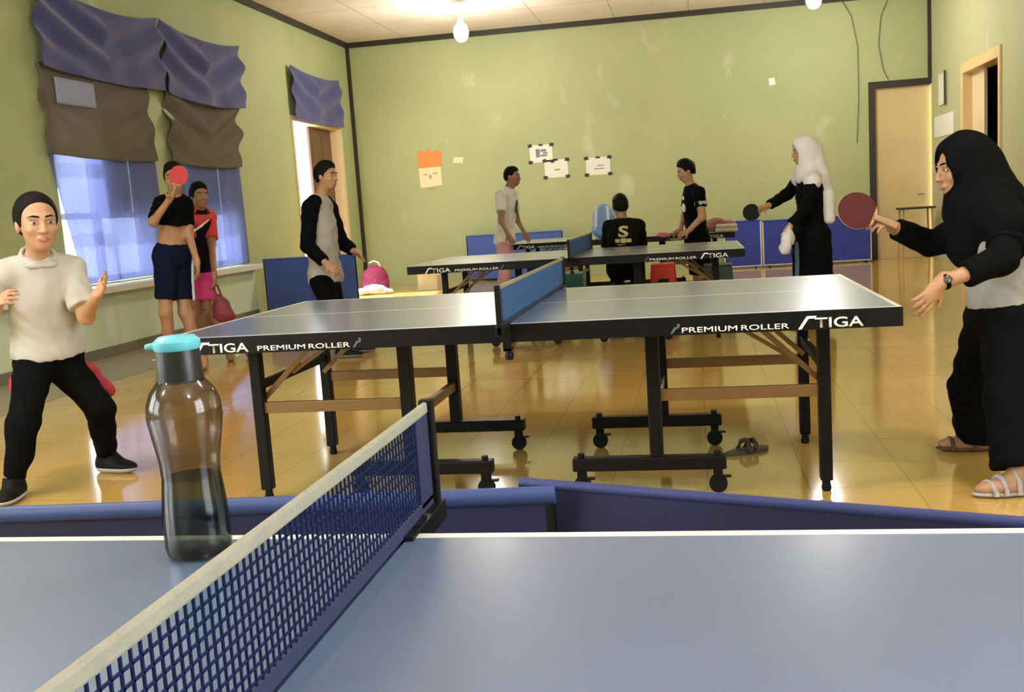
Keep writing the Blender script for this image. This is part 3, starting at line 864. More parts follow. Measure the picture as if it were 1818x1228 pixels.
near = table('slate blue table tennis table in the foreground carrying the bottle', (-.392, .468, 0))
mid = copy_tree(near); mid.location = (-.709, 4.364, 0)
mid['label'] = 'black-edged table tennis table in mid hall between the two women'
ta = copy_tree(near); ta.location = (-1.03, 8.93, 0)
ta['label'] = 'third table tennis table, just in front of the seated boy with his back turned'
tb = copy_tree(near); tb.location = (-.96, 12.98, 0)
tb['label'] = 'farthest table tennis table, nearest the back wall with the notices'
net('navy net with cream top tape crossing the foreground table', (-.392, .468, .76))
n2 = net('blue net on the mid-hall table between the two women', (-.709, 4.364, .76), cell=.0125, th=.0046, nmat=mat('blue_net', (0.02, 0.075, 0.20), .8))
n3 = copy_tree(n2); n3.location = (-1.03, 8.93, .76); n3['label'] = 'light blue net on the third table left of the seated boy'
n4 = copy_tree(n2); n4.location = (-.96, 12.98, .76); n4['label'] = 'net on the farthest table near the back wall'

# ------------------------------------------------------------------ bottle on the near table
bt = thing('water_bottle', 'smoky grey water bottle with black neck and turquoise lid', 'bottle', (-.652, 1.158, .7604))
MB().lathe([(.0,.003), (.030,.001), (.039,.004), (.0415,.014), (.0415,.045), (.0395,.075), (.0365,.105), (.0375,.125), (.0425,.155), (.0465,.180), (.0455,.198), (.040,.214), (.031,.226), (.0265,.232), (.0265,.238)], (0,0,0), 48).build('bottle_body', clear_mat('smoky_plastic', (0.63, 0.59, 0.52), .10, .12), bt, smooth=True)
MB().lathe([(.0,.006), (.028,.005), (.0375,.009), (.0395,.016), (.0395,.045), (.0375,.075), (.0350,.1035), (.0,.1035)], (0,0,0), 48).build('water', clear_mat('water', (0.60, 0.70, 0.74), .08, .05), bt, smooth=True)
MB().lathe([(.0,.226), (.0285,.226), (.0290,.229), (.0275,.250), (.0270,.268), (.0,.268)], (0,0,0), 40).build('cap', mat('black_plastic', (.010,.010,.011), .35), bt, smooth=True)
teal = mat('turquoise_plastic', (0.10, 0.42, 0.50), .35)
lid = MB().lathe([(.0,.267), (.027,.267), (.029,.270), (.0285,.278), (.022,.284), (.0,.286)], (0,0,0), 40).build('lid', teal, bt, smooth=True)
MB().box((-.040, -.010, .268), (-.024, .010, .276)).build('lid_tab', teal, lid, bev=.003)

# ------------------------------------------------------------------ barriers
bfab = mat('navy_barrier_cloth', (0.006, 0.009, 0.055), .6, noise=.2, nscale=4)
bfab2 = mat('blue_barrier_cloth', (0.022, 0.040, 0.30), .6, noise=.12, nscale=3)
bfab3 = mat('bright_blue_barrier', (0.05, 0.10, 0.36), .6, noise=.10, nscale=3)
brim = mat('blue_barrier_rim', (0.020, 0.045, 0.17), .5)
def barrier(label, p0, p1, h, fab, rim, group='blue playing-court barriers', white=False, roll=.016):
    p0 = Vector((p0[0], p0[1], 0)); p1 = Vector((p1[0], p1[1], 0)); d = p1-p0; L = d.length; c = (p0+p1)/2
    o = thing('barrier', label, 'barrier', c, math.atan2(d.y, d.x), group)
    a = L/2
    f = MB().box((-a+.01, -.007, .04), (a-.01, .007, h-.01)).build('cloth_panel', fab, o)
    MB().tube([(-a, 0, h-roll), (a, 0, h-roll)], roll, 14).build('top_rim', rim, o, smooth=True)
    fr = MB(); rr = .010
    fr.tube([(-a+.01, 0, h-.02), (-a+.01, 0, .03)], rr, 8).tube([(a-.01, 0, h-.02), (a-.01, 0, .03)], rr, 8)
    fr.tube([(-a, 0, .035), (a, 0, .035)], rr, 8)
    fr.build('frame', mat('white_tube', (.7,.72,.75), .4) if white else frame_b, o)
    for s in (-1, 1):
        MB().box((s*(a-.10)-.012, -.13, 0), (s*(a-.10)+.012, .13, .02)).build('foot', frame_b, o, bev=.003)
    return o
barrier('navy barrier behind the bottle, edge-on along the foreground table', (-1.72, 1.545), (-.26, 1.652), .70, bfab, brim)
barrier('navy barrier slanting towards the viewer behind the foreground table, right half', (-.33, 1.712), (1.02, 1.262), .70, bfab, mat('navy_rim', (.012,.024,.12), .6), roll=.010)
barrier('bright blue barrier standing against the left wall behind the man in the raglan shirt', (-5.70, 12.55), (-4.42, 12.58), .75, bfab3, bfab3)
barrier('blue barrier at the far left under the orange notice, behind the boy in white', (-3.92, 16.85), (-2.25, 16.87), .80, bfab3, bfab3)
barrier('deep blue barrier along the back wall, left of the woman in white hijab', (.42, 16.70), (1.02, 16.70), .78, bfab2, bfab2, white=True)
barrier('deep blue barrier along the back wall, right of her, by the cream door', (1.04, 16.70), (2.74, 16.72), .76, bfab2, bfab2, white=True)

# ------------------------------------------------------------------ things on the walls
paper = mat('white_paper', (0.80, 0.79, 0.70), .7)
cpaper = mat('cream_paper', (0.76, 0.68, 0.44), .7)
opaper = mat('orange_paper', (0.75, 0.26, 0.06), .7)
tapeb = mat('black_tape', (0.03, 0.03, 0.028), .6)
ink = mat('grey_ink', (0.22, 0.21, 0.22), .7)
def note(label, x0, x1, z0, z1, marks, grp='white notices taped to the back wall'):
    o = thing('notice', label, 'notice', ((x0+x1)/2, YB-.004, (z0+z1)/2), 0, grp)
    a, b = (x1-x0)/2, (z1-z0)/2
    MB().prism([(-a+.05,-b), (a-.05,-b), (a,-b+.05), (a,b-.05), (a-.05,b), (-a+.05,b), (-a,b-.05), (-a,-b+.05)], ((0,0,0), (1,0,0), (0,0,1), (0,-1,0)), .002).build('sheet', paper, o)
    for sx in (-1, 1):
        for sz in (-1, 1):
            MB().prism([(-.045,-.02), (.03,-.03), (.045,.02), (-.02,.035)], ((sx*(a-.01), -.0021, sz*(b-.01)), (sx,0,0), (0,0,sz), (0,-1,0)), .0015).build('tape', tapeb, o)
    MB().prism([(-.04,-.015), (.04,-.015), (.035,.015), (-.03,.02)], ((0, -.0021, b-.005), (1,0,0), (0,0,1), (0,-1,0)), .0015).build('tape', tapeb, o)
    mk = MB()
    for (u0, v0, u1, v1) in marks: mk.box((u0, -.0032, v0), (u1, -.0021, v1))
    if marks: mk.build('print', ink, o)
    return o
note('white notice with a grey drawing, highest of the three white sheets on the back wall', -2.76, -2.37, 1.955, 2.25, [(-.09,-.06,-.02,.08), (-.01,.03,.09,.07), (-.01,-.05,.10,-.02), (.03,-.01,.11,.02)])
note('blank-looking white notice touching the one with the drawing, lowest left', -2.52, -2.12, 1.685, 1.985, [(-.03,-.03,.06,-.01)])
note('white notice alone to the right of the other two sheets', -1.81, -1.40, 1.68, 1.975, [(-.07,-.05,.10,-.035), (-.02,0,.10,.015)])
on = thing('wall_notice', 'orange and cream paper notice left of the boy in white', 'notice', (-4.53, YB-.004, 1.98))
MB().prism([(-.20,-.02), (.21,-.01), (.22,.27), (.15,.33), (.08,.28), (.0,.34), (-.08,.29), (-.15,.33), (-.21,.26)], ((0,0,0), (1,0,0), (0,0,1), (0,-1,0)), .002).build('orange_sheet', opaper, on)
cs = MB().prism([(-.19,-.32), (.20,-.29), (.20,.03), (-.20,.02)], ((0,-.0022,0), (1,0,0), (0,0,1), (0,-1,0)), .002).build('cream_sheet', cpaper, on)
MB().box((-.12, -.0055, -.10), (-.04, -.0044, -.08)).box((.04, -.0055, -.09), (.13, -.0044, -.07)).box((-.02, -.0055, -.17), (.02, -.0044, -.10)).build('print', mat('brown_ink', (.45,.28,.12), .7), cs)
MB().prism([(-.05,-.40), (-.03,-.34), (.0,-.31), (.06,-.33), (.08,-.42), (.05,-.36), (.0,-.335)], ((0,-.001,0), (1,0,0), (0,0,1), (0,-1,0)), .0015).build('torn_tail', mat('brown_ink', (.45,.28,.12), .7), on)
o = MB().prism([(-.10,-.045), (.08,-.06), (.10,.04), (-.06,.05)], ((-4.02, YB-.001, 2.10), (1,0,0), (0,0,1), (0,-1,0)), .002).build('paper_scrap', cpaper)
tag(o, 'small cream paper scrap on the back wall right of the orange notice', 'paper scrap')
o = MB().prism([(-.04,-.06), (.06,-.05), (.04,.06), (-.05,.05)], ((1.29, YB-.001, 2.98), (1,0,0), (0,0,1), (0,-1,0)), .002).build('paper_scrap', paper)
tag(o, 'small white paper scrap high on the back wall above the white-hijab woman', 'paper scrap')
# cables hanging down the back wall
def cable(label, pts, r=.008):
    o = MB().tube(pts, r, 6).build('cable', mat('grey_cable', (.14,.14,.08), .6), smooth=True)
    return tag(o, label, 'cable', 'cables on the back wall')
cable('thin dark cable running straight down the back wall left of the cream door', [(2.42, YB-.01, H-.09), (2.55, YB-.01, 3.9), (2.64, YB-.01, 3.4), (2.64, YB-.01, 2.6), (2.60, YB-.01, 1.9)])
cable('thin dark cable looping down the wall above the cream door', [(3.12, YB-.01, H-.09), (3.0, YB-.01, 3.85), (2.96, YB-.01, 3.4), (3.03, YB-.01, 3.0), (3.10, YB-.01, 2.86)])
o = MB().box((-.025, -.22, -.235), (0, .22, .235)).build('wall_clock', mat('white_plastic', (.72,.74,.62), .4), bev=.006)
o.location = (XR, 16.3, 2.58); tag(o, 'narrow white clock box with a dark edge, right wall above the notice board', 'clock')
q = MB().box((-.034, -.24, -.25), (-.022, -.16, .25)).build('dark_edge', blackwood, o)
q = MB().box((-.029, -.15, -.19), (-.0255, .18, .19)).build('dial', mat('pale_dial', (.78,.80,.72), .4), o)
o = MB().box((-.012, -.58, -.16), (0, .58, .16)).build('notice_board', paper, bev=.003)
o.location = (XR, 16.28, 2.04); tag(o, 'white paper board on the right wall beside the doorway', 'notice')

# ------------------------------------------------------------------ lamps
def pendant(label, x, y):
    o = thing('pendant_lamp', label, 'lamp', (x, y, H), 0, 'bare bulb pendant lamps')
    wp = mat('lamp_white', (.75,.75,.72), .4)
    MB().lathe([(0,0), (.06,0), (.055,-.025), (.02,-.04), (0,-.04)], (0,0,0), 20).build('ceiling_rose', wp, o, smooth=True)
    MB().tube([(0,0,-.03), (0,0,-.22)], .006, 6).build('cord', wp, o)
    MB().lathe([(0,-.21), (.03,-.21), (.045,-.24), (.045,-.30), (.038,-.31), (0,-.31)], (0,0,0), 20).build('socket', wp, o, smooth=True)
    b = MB()
    b.lathe([(0,-.305), (.05,-.31), (.095,-.36), (.11,-.43), (.10,-.50), (.06,-.56), (0,-.58)], (0,0,0), 24)
    b.build('bulb', mat('glowing_bulb', (1,1,1), .4, emit=(1.0,.97,.86), estr=14), o, smooth=True)
    lamp('lamp_light', 'POINT', (0, 0, -.75), 78, (1.0, .985, .93), .12, parent=o)
    return o
pendant('glowing bare bulb hanging over the far left of the hall, above the notices', -3.25, 14.6)
pendant('glowing bare bulb at the top edge, above the white-hijab woman', 1.69, 14.6)
pendant('added unseen bulb overhead above the mid-hall table, out at left', -3.25, 3.2)  # this and the next three: pendants added out of view for general light
pendant('added unseen bulb overhead above the mid-hall table, out at right', 1.69, 3.2)
pendant('added unseen bulb overhead above the foreground, out at left', -3.25, -.6)
pendant('added unseen bulb overhead above the foreground, out at right', 1.69, -.6)

# ------------------------------------------------------------------ small things around the far tables
def stool(label, x, y, col, h=.46, w2=.15):
    m = mat('plastic_%d_%d_%d' % tuple(int(c*99) for c in col), col, .35)
    o = thing('plastic_stool', label, 'stool', (x, y, 0), 0, 'plastic stools between the far tables')
    MB().box((-w2, -w2, h-.03), (w2, w2, h)).build('seat', m, o, bev=.012)
    b = w2+.03; t = w2-.005
    for i in range(4):
        a = PI/2*i; c, s_ = round(math.cos(a)), round(math.sin(a))
        # each side: skirt with two splayed corner legs
        def R(u, v, z): return (c*v - s_*u, s_*v + c*u, z)
        mb = MB()
        for (u0, u1, ub0, ub1) in ((-t, -t*.35, -b, -b*.55), (t*.35, t, b*.55, b)):
            vs = [R(u0, t, h-.02), R(u1, t, h-.02), R(ub1, b, 0), R(ub0, b, 0)]
            vi = [R(u0, t-.008, h-.02), R(u1, t-.008, h-.02), R(ub1, b-.008, 0), R(ub0, b-.008, 0)]
            mb.add(vs+vi, [(0,1,2,3), (7,6,5,4), (0,4,5,1), (1,5,6,2), (2,6,7,3), (3,7,4,0)])
        mb.build('leg', m, o)
        vs = [R(-t, t, h-.02), R(t, t, h-.02), R(t+.012, t+.012, h-.16), R(-t-.012, t+.012, h-.16)]
        vi = [R(-t, t-.008, h-.02), R(t, t-.008, h-.02), R(t+.012, t+.004, h-.16), R(-t-.012, t+.004, h-.16)]
        MB().add(vs+vi, [(0,1,2,3), (7,6,5,4), (0,4,5,1), (1,5,6,2), (2,6,7,3), (3,7,4,0)]).build('skirt', m, o)
    return o
stool('bright red plastic stool right of the seated boy in the black shirt', -.38, 10.90, (.62, .035, .02), h=.51, w2=.13)
stool('dark green plastic stool left of the seated boy in the black shirt', -1.36, 10.60, (.012, .13, .11), h=.48)
stool('black plastic stool under the seated boy in the black shirt', -.745, 10.20, (.008, .008, .009), h=.375, w2=.13)
stool('very dark green plastic stool beside the legs of the young man in the black tee', .20, 10.95, (.02, .045, .03), h=.47)

def soft_thing(name, label, cat, m, build, h=.012, group=None, loc=(0,0,0)):
    B = Blob(h); build(B); o = B.build(name, m, None, origin=loc); o.location = loc
    return tag(o, label, cat, group)
mag = mat('magenta_bag', (0.30, 0.03, 0.10), .7, noise=.15, nscale=9)
pk = mat('pale_pink_cloth', (0.80, 0.62, 0.60), .8, noise=.08, nscale=6)
def f(B):
    B.ell((-5.28, 15.9, .20), (.22, .15, .23), k=.04).ell((-5.28, 15.86, .10), (.24, .17, .12), k=.05)
    B.cut((0,0,.001), (0,0,-1), final=True); B.wr = .008
o = soft_thing('sports_bag', 'magenta bag on the floor at the left corner of the back wall', 'bag', mag, f, loc=(-5.28, 15.9, 0))
MB().tube([(-.10,0,.38), (-.08,-.02,.47), (.0,-.03,.50), (.08,-.02,.47), (.10,0,.38)], .014, 8).build('handle', pk, o, smooth=True)
def f(B):
    B.ell((-5.10, 15.25, .06), (.20, .14, .09), k=.04).ell((-5.28, 15.2, .04), (.16, .12, .06), k=.04).ell((-4.92, 15.25, .03), (.14, .1, .05), k=.04)
    B.cut((0,0,.001), (0,0,-1), final=True); B.wr = .01
soft_thing('crumpled_cloth', 'pale pink crumpled cloth in front of the magenta bag', 'cloth', pk, f, loc=(-5.1, 15.25, 0))
bx = thing('carton', 'cream cardboard box on the floor behind the left end of the third table', 'box', (-4.28, 15.6, 0))
MB().box((-.16,-.13,0), (.16,.13,.24)).build('box_body', mat('cream_card', (.66,.58,.40), .7, noise=.06, nscale=8), bx, bev=.006)
MB().prism([(-.16,0), (.16,0), (.17,.10), (-.15,.10)], ((0,-.13,.24), (1,0,0), (0,-.75,.66), (0,.66,.75)), .004).build('flap', mat('cream_card', (.66,.58,.40), .7), bx)

def on_b(x, y): return (x, y, .7605)
bb = mat('pale_blue_bag', (0.22, 0.36, 0.62), .6, noise=.1, nscale=6)
def f(B):
    B.ell((-1.16, 12.75, .97), (.15, .10, .22), k=.03).ell((-1.16, 12.72, .86), (.16, .11, .11), k=.04); B.cut((0,0,.762), (0,0,-1), final=True); B.wr = .004
o = soft_thing('backpack', 'pale blue and white backpack standing on the farthest table behind the seated boy', 'backpack', bb, f, loc=(-1.16, 12.75, .7605))
MB().bar((-.10,-.105,.10), (-.085,-.075,.40), .035, .012, (0,-1,0)).build('strap', mat('white_strap', (.75,.78,.82), .6), o)
MB().bar((.07,-.105,.10), (.055,-.075,.40), .035, .012, (0,-1,0)).build('strap', mat('white_strap', (.75,.78,.82), .6), o)
def f(B): B.ell((0,-.10,.10), (.09,.035,.08), k=.02); B.wr = .003
B = Blob(.01); f(B); B.build('front_pocket', mat('teal_pocket', (.05,.20,.30), .6), o)
def f(B):
    B.ell((.22, 12.6, .84), (.13,.10,.09), k=.04).ell((.38, 12.6, .82), (.10,.09,.07), k=.04); B.cut((0,0,.762), (0,0,-1), final=True); B.wr = .008
soft_thing('crumpled_cloth', 'reddish brown clothes heap on the right end of the farthest table', 'cloth', mat('rust_cloth', (.30,.13,.10), .8, noise=.15, nscale=9), f, loc=(.3, 12.6, .7605))
fb = thing('folded_towel', 'cream folded towel in front of the reddish clothes heap', 'towel', (.35, 12.35, .7605))
tw = mat('cream_towel', (.66,.60,.46), .9, bump=.3, bscale=150)
MB().box((-.13,-.09,0), (.13,.09,.05)).build('lower_fold', tw, fb, bev=.018, seg=3)
MB().box((-.125,-.085,.05), (.125,.085,.09)).build('upper_fold', tw, fb, bev=.018, seg=3)

st = thing('side_table', 'small dark-topped side table in front of the cream door', 'table', (3.38, 16.55, 0))
MB().box((-.26,-.20,.80), (.26,.20,.83)).build('table_top', blackwood, st, bev=.004)
for sx in (-1, 1):
    for sy in (-1, 1):
        MB().bar((sx*.23, sy*.17, 0), (sx*.21, sy*.15, .80), .025, .025).build('leg', mat('tan_leg', (.42,.30,.13), .5), st)

sl = thing('sandal', 'dark worn sandal lying on the floor under the mid-hall table', 'sandal', (.185, 4.60, 0), .55)
so = [(.115*math.cos(a), (.040+.006*math.cos(a))*math.sin(a)) for a in np.linspace(0, 2*PI, 28)[:-1]]
MB().prism(so, ((0,0,0), (1,0,0), (0,1,0), (0,0,1)), .018).build('sole', mat('worn_sole', (.07,.045,.025), .6, noise=.4, nscale=30), sl, bev=.004)
MB().tube([(.02,-.045,.012), (.025,-.035,.045), (.035,0,.055), (.025,.035,.045), (.02,.045,.012)], .012, 8).build('strap', mat('sandal_strap', (.05,.03,.02), .6), sl, smooth=True)
MB().tube([(-.02,-.045,.012), (-.01,-.032,.05), (-.005,0,.06), (-.01,.032,.05), (-.02,.045,.012)], .012, 8).build('strap', mat('sandal_strap', (.05,.03,.02), .6), sl, smooth=True)
# ------------------------------------------------------------------ people in the hall
white_c = mat('white_polo_cloth', (0.44, 0.42, 0.375), .85, bump=.25, bscale=25)
black_c = mat('black_cloth', (0.0035, 0.0035, 0.004), .85, spec=.06, bump=.2, bscale=25)
grey_c = mat('grey_jersey', (0.40, 0.37, 0.34), .85, bump=.25, bscale=25)
navy_c = mat('navy_shorts', (0.005, 0.008, 0.026), .8, spec=.08, bump=.2, bscale=25)
shoe_b = mat('black_shoe', (0.006, 0.0055, 0.006), .55, spec=.15)
sole_w = mat('pale_sole', (0.55, 0.53, 0.50), .6)
red_rub = mat('red_rubber', (0.46, 0.022, 0.028), .55)
blk_rub = mat('black_bat_rubber', (0.005, 0.005, 0.0055), .6, spec=.2)
dred_rub = mat('dark_red_rubber', (0.065, 0.008, 0.006), .6, spec=.2)

def shirt(F, m, name='shirt', g=.014, sleeve=.75, hem=.10, wr=.002, sleeve_m=None, h=.009, collar=True, sleeve_grow=1.3, wide=1.1):
    """shirt with neckline, hem and sleeves; sleeve 0-1 upper arm, 1-2 forearm"""
    J, c = F.J, F.sc
    B = Blob(h); F.torso(B, g, wide=wide)
    B.ell(J['pelvis'] - F.up*.02*c, (.155*c*F.slim+g, .115*c*F.slim+g, .16*c), (F.rt, F.fw, F.up), .05)
    B.cut(J['pelvis'] - F.up*hem*c, -F.up)
    if sleeve_m is None:
        for a in 'RL': F.arm(B, a, g, sleeve, 'b', grow=sleeve_grow)
    B.ell(J['neck'] + F.up*.055*c + F.fw*.02*c, (.066*c, .070*c, .075*c), (F.rt, F.fw, F.up), .006, True)
    B.wr = wr
    o = B.build(name, m, F.root)
    if sleeve_m is not None:
        for a in 'RL':
            B = Blob(h); F.arm(B, a, g+.003, sleeve, 'b', grow=sleeve_grow)
            out = (J['sh'+a] - J['neck']).normalized()
            B.cone(J['neck']*.45 + J['sh'+a]*.55, J['sh'+a], .052*c+g, .054*c+g, .02); B.wr = wr
            B.build('sleeve', sleeve_m, o)
    return o
def trousers(F, m, name='trousers', g=.014, upto=1.96, top=.13, hem=None, wr=.003, h=.009):
    J, c = F.J, F.sc
    B = Blob(h)
    B.ell(J['pelvis'], (.165*c*F.slim+g, .118*c*F.slim+g, .14*c), (F.rt, F.fw, F.up), .05)
    for a in 'RL': F.leg(B, a, g, upto, 'b', hem=hem)
    B.cut(J['pelvis'] + F.up*top*c, F.up); B.wr = wr
    return B.build(name, m, F.root)

# ---- 1  the woman in the white polo, left
r = make_person('woman in white polo and black trousers, knees bent, hands raised, by the foreground bottle', (-3.0, 4.25, 0))
J = dict(head=at(66,394,4.16), neck=at(66,455,4.22), pelvis=at(86,622,4.28), shR=at(8,486,4.12), shL=at(127,478,4.32),
         elL=at(153,562,4.22), wrL=at(172,524,4.10), elR=at(-42,575,4.06), wrR=at(-6,548,3.92),
         hipL=at(112,645,4.34), hipR=at(62,647,4.22), knL=at(178,725,4.36), knR=at(42,750,4.08))
J['anL'] = Vector((-2.98, 4.50, .085)); J['anR'] = Vector((-3.17, 4.05, .085))
F = Figure(J, r, .97, h=.006, slim=.88, face=(.74,-.67,-.06), hs=1.13)
toes = dict(L=(1.0,-.25), R=(.35,-1.0))
F.body(skin_fair, dict(L=dict(dir=at(204,480,4.05)-at(172,524,4.10), palm=(-.75,-.45,.1), side=1, curl=.25, spread=.09, thumb=.1, sc=.95),
                       R=dict(dir=(.55,-.3,.45), palm=(.8,.2,.1), side=-1, curl=.7)), toes)
add_face(F.J['head'], F.face, .99*1.13, r)
short_hair(F.J['head'], F.face, .985*1.13, r, bun=True, top=0, h=.006)
s = shirt(F, white_c, 'polo_shirt', g=.018, sleeve=.82, hem=.02, wr=.0030, h=.007, sleeve_grow=1.6)
hx = F.J['neck']
B = Blob(.005)
for k in range(14):
    a = 2*PI*k/14; b = 2*PI*(k+1)/14
    q = lambda t: hx + F.up*(.010 - .034*math.cos(t) + .0) + F.rt*.070*math.sin(t) + F.fw*(.020+.066*math.cos(t))
    B.cone(q(a), q(b), .010, .010, .006)
for a in (-1, 1): B.ell(hx + F.fw*.088 - F.up*.024 + F.rt*.034*a, (.034, .010, .016), (F.rt*a - F.up*.45, F.fw + F.up*.3, F.up), .006)
B.build('collar', white_c, s)
t = trousers(F, black_c, g=.016, top=.10, h=.007)
F.shoes(shoe_b, toes, soles=sole_w)
B = Blob(.009)
B.chain([at(110,640,4.46), at(160,658,4.48), at(192,692,4.50)], [.03,.030,.036], .03); B.chain([at(75,640,4.40), at(50,655,4.36), at(32,684,4.28)], [.03,.035,.045], .03)
B.wr = .006
o = B.build('tied_jacket', mat('red_jacket', (.42,.03,.05), .8, noise=.15, nscale=12), r); o['label'] = 'red cloth hanging behind the thighs'
finish_person(r)

# ---- 2  the boy hiding his face with a red bat
r = make_person('boy in navy shorts with shirt pulled up, covering his face with a red bat', (-4.33, 7.8, 0))
J = dict(head=at(309,316,7.8), neck=at(309,349,7.8), pelvis=at(306,452,7.82), shR=at(287,362,7.72), shL=at(329,362,7.86),
         elR=at(272,394,7.56), wrR=at(302,352,7.52), elL=at(335,416,7.84), wrL=at(350,466,7.74),
         hipR=at(294,464,7.76), hipL=at(319,464,7.90), knR=at(294,555,7.70), knL=at(328,555,7.86))
J['anR'] = Vector((-4.42, 7.76, .085)); J['anL'] = Vector((-4.22, 7.90, .085))
F = Figure(J, r, 1.0, h=.009, slim=.88, face=(.35,-.93,-.02))
toes = dict(R=(.2,-1), L=(.4,-.9))
gp = F.body(skin, dict(R=dict(dir=at(312,338,7.47)-at(302,352,7.52), palm=(.3,-.2,.5), side=-1, curl=.85, thumb=.7), L=dict(dir=(.1,-.1,-1), palm=(-.8,-.3,0), side=-1, curl=.4)), toes)
add_face(F.J['head'], F.face, 1.0, r, detail=False); short_hair(F.J['head'], F.face, 1.03, r, top=.02)
# shirt rolled up over the chest
B = Blob(.008); c = F.sc
B.ell(F.J['chest'] + F.up*.05, (.155, .118, .15), (F.rt, F.fw, F.up), .04)
for a in 'RL':
    B.cone(F.J['neck'] - F.up*.045, F.J['sh'+a], .070, .064, .035); F.arm(B, a, .016, .85, 'b', grow=1.4)
B.cut(F.J['chest'] - F.up*.045 - F.fw*.0, -F.up)
B.chain([F.J['chest'] - F.up*.045 + F.rt*.14 + F.fw*.05, F.J['chest'] - F.up*.035 + F.fw*.125, F.J['chest'] - F.up*.045 - F.rt*.14 + F.fw*.05], [.022,.026,.022], .02)
B.chain([F.J['chest'] + F.fw*.115 - F.up*.03, F.J['chest'] + F.fw*.12 + F.up*.06], [.03,.03], .03)
B.ell(F.J['neck'] + F.up*.06 + F.fw*.02, (.066,.070,.075), (F.rt, F.fw, F.up), .006, True); B.wr = .004
B.build('shirt', black_c, r)
t = trousers(F, navy_c, 'shorts', g=.020, upto=.74, top=.12, hem=.086)
B = Blob(.008); B.chain([F.J['hipL'] + F.up*.10 + F.rt*-.085 + F.fw*.055, F.J['hipL'].lerp(F.J['knL'],.4) - F.rt*.070 + F.fw*.068, F.J['hipL'].lerp(F.J['knL'],.72) - F.rt*.068 + F.fw*.066], [.013,.013,.013], .005)
B.build('side_stripe', mat('pale_stripe', (.50,.60,.68), .8), t)
finish_person(r)
g = at(312,345,7.46)
bat('bright red bat held up in front of the boy\'s face', at(317,312,7.46), (.10,-.99,.08), at(309,348,7.47)-at(317,312,7.46), red_rub, blk_rub, 1.0)

# ---- 3  the boy in red and black jersey, pink shorts
r = make_person('boy in red and black jersey and bright pink shorts, holding a dark red bag', (-4.12, 8.35, 0))
J = dict(head=at(354,347,8.35), neck=at(352,371,8.36), pelvis=at(352,480,8.4), shR=at(333,384,8.28), shL=at(371,386,8.48),
         elL=at(376,434,8.34), wrL=at(381,490,8.0), elR=at(336,432,8.2), wrR=at(345,474,8.14),
         hipR=at(343,490,8.36), hipL=at(362,490,8.46), knR=at(346,560,8.3), knL=at(366,560,8.4))
J['anR'] = Vector((-4.20, 8.36, .085)); J['anL'] = Vector((-4.06, 8.47, .085))
F = Figure(J, r, .93, h=.009, slim=.9, face=(.75,-.64,-.02))
toes = dict(R=(.5,-.9), L=(.7,-.7))
F.body(skin_dark, dict(L=dict(dir=(.02,-.1,-1), palm=(-.9,-.2,0), side=-1, curl=.75, thumb=.5), R=dict(dir=(.2,-.1,-1), palm=(.9,.2,0), side=1, curl=.4)), toes)
add_face(F.J['head'], F.face, .95, r, detail=False); short_hair(F.J['head'], F.face, .96, r, top=.01)
redj = mat('red_jersey', (.58,.04,.04), .75, bump=.2, bscale=25)
s = shirt(F, mat('dark_jersey', (.010,.005,.010), .8, spec=.08, bump=.2, bscale=25), 'jersey', g=.018, sleeve=.80, hem=.01, sleeve_m=redj)
B = Blob(.008)
B.ell(F.J['neck'] - F.up*.10, (.165,.122,.085), (F.rt, F.fw, F.up), .03); B.cut(F.J['neck'] - F.up*.115 , tuple(-F.up + F.rt*-.55))
B.ell(F.J['neck'] + F.up*.055 + F.fw*.02, (.064,.068,.074), (F.rt, F.fw, F.up), .006, True)
B.build('red_yoke', redj, s)
B = Blob(.007); B.chain([F.J['chest'] + F.rt*.15 + F.fw*.085 + F.up*-.015, F.J['chest'] + F.fw*.125 + F.up*.055 + F.rt*.06, F.J['chest'] + F.fw*.115 + F.up*.105 - F.rt*.02], [.011,.011,.009], .006); B.build('white_stripe', mat('white_stripe', (.8,.75,.72), .8), s)
trousers(F, mat('pink_shorts', (.72,.045,.26), .75, bump=.2, bscale=25), 'shorts', g=.026, upto=.62, top=.03, hem=.09)
finish_person(r)
hp = at(382,503,7.98)
o = thing('carry_bag', 'dark red carry bag hanging from the hand of the boy in pink shorts', 'bag', at(394,566,7.98))
bl = o.location
B = Blob(.009)
B.ell(at(393,548,7.98), (.085,.05,.10), k=.04).cone(at(388,528,7.98), at(396,556,7.98), .035, .07, .04); B.ell(at(402,560,7.98), (.085,.05,.05), k=.03); B.wr = .004
B.build('bag_body', mat('maroon_bag', (.17,.018,.03), .6, noise=.15, nscale=10), o, origin=bl)
MB().tube([at(388,530,8.00)-bl, at(380,514,8.00)-bl, at(381,506,7.99)-bl, at(386,506,7.98)-bl, at(396,534,7.97)-bl], .010, 8).build('handle', mat('maroon_strap', (.13,.012,.02), .6), o, smooth=True)

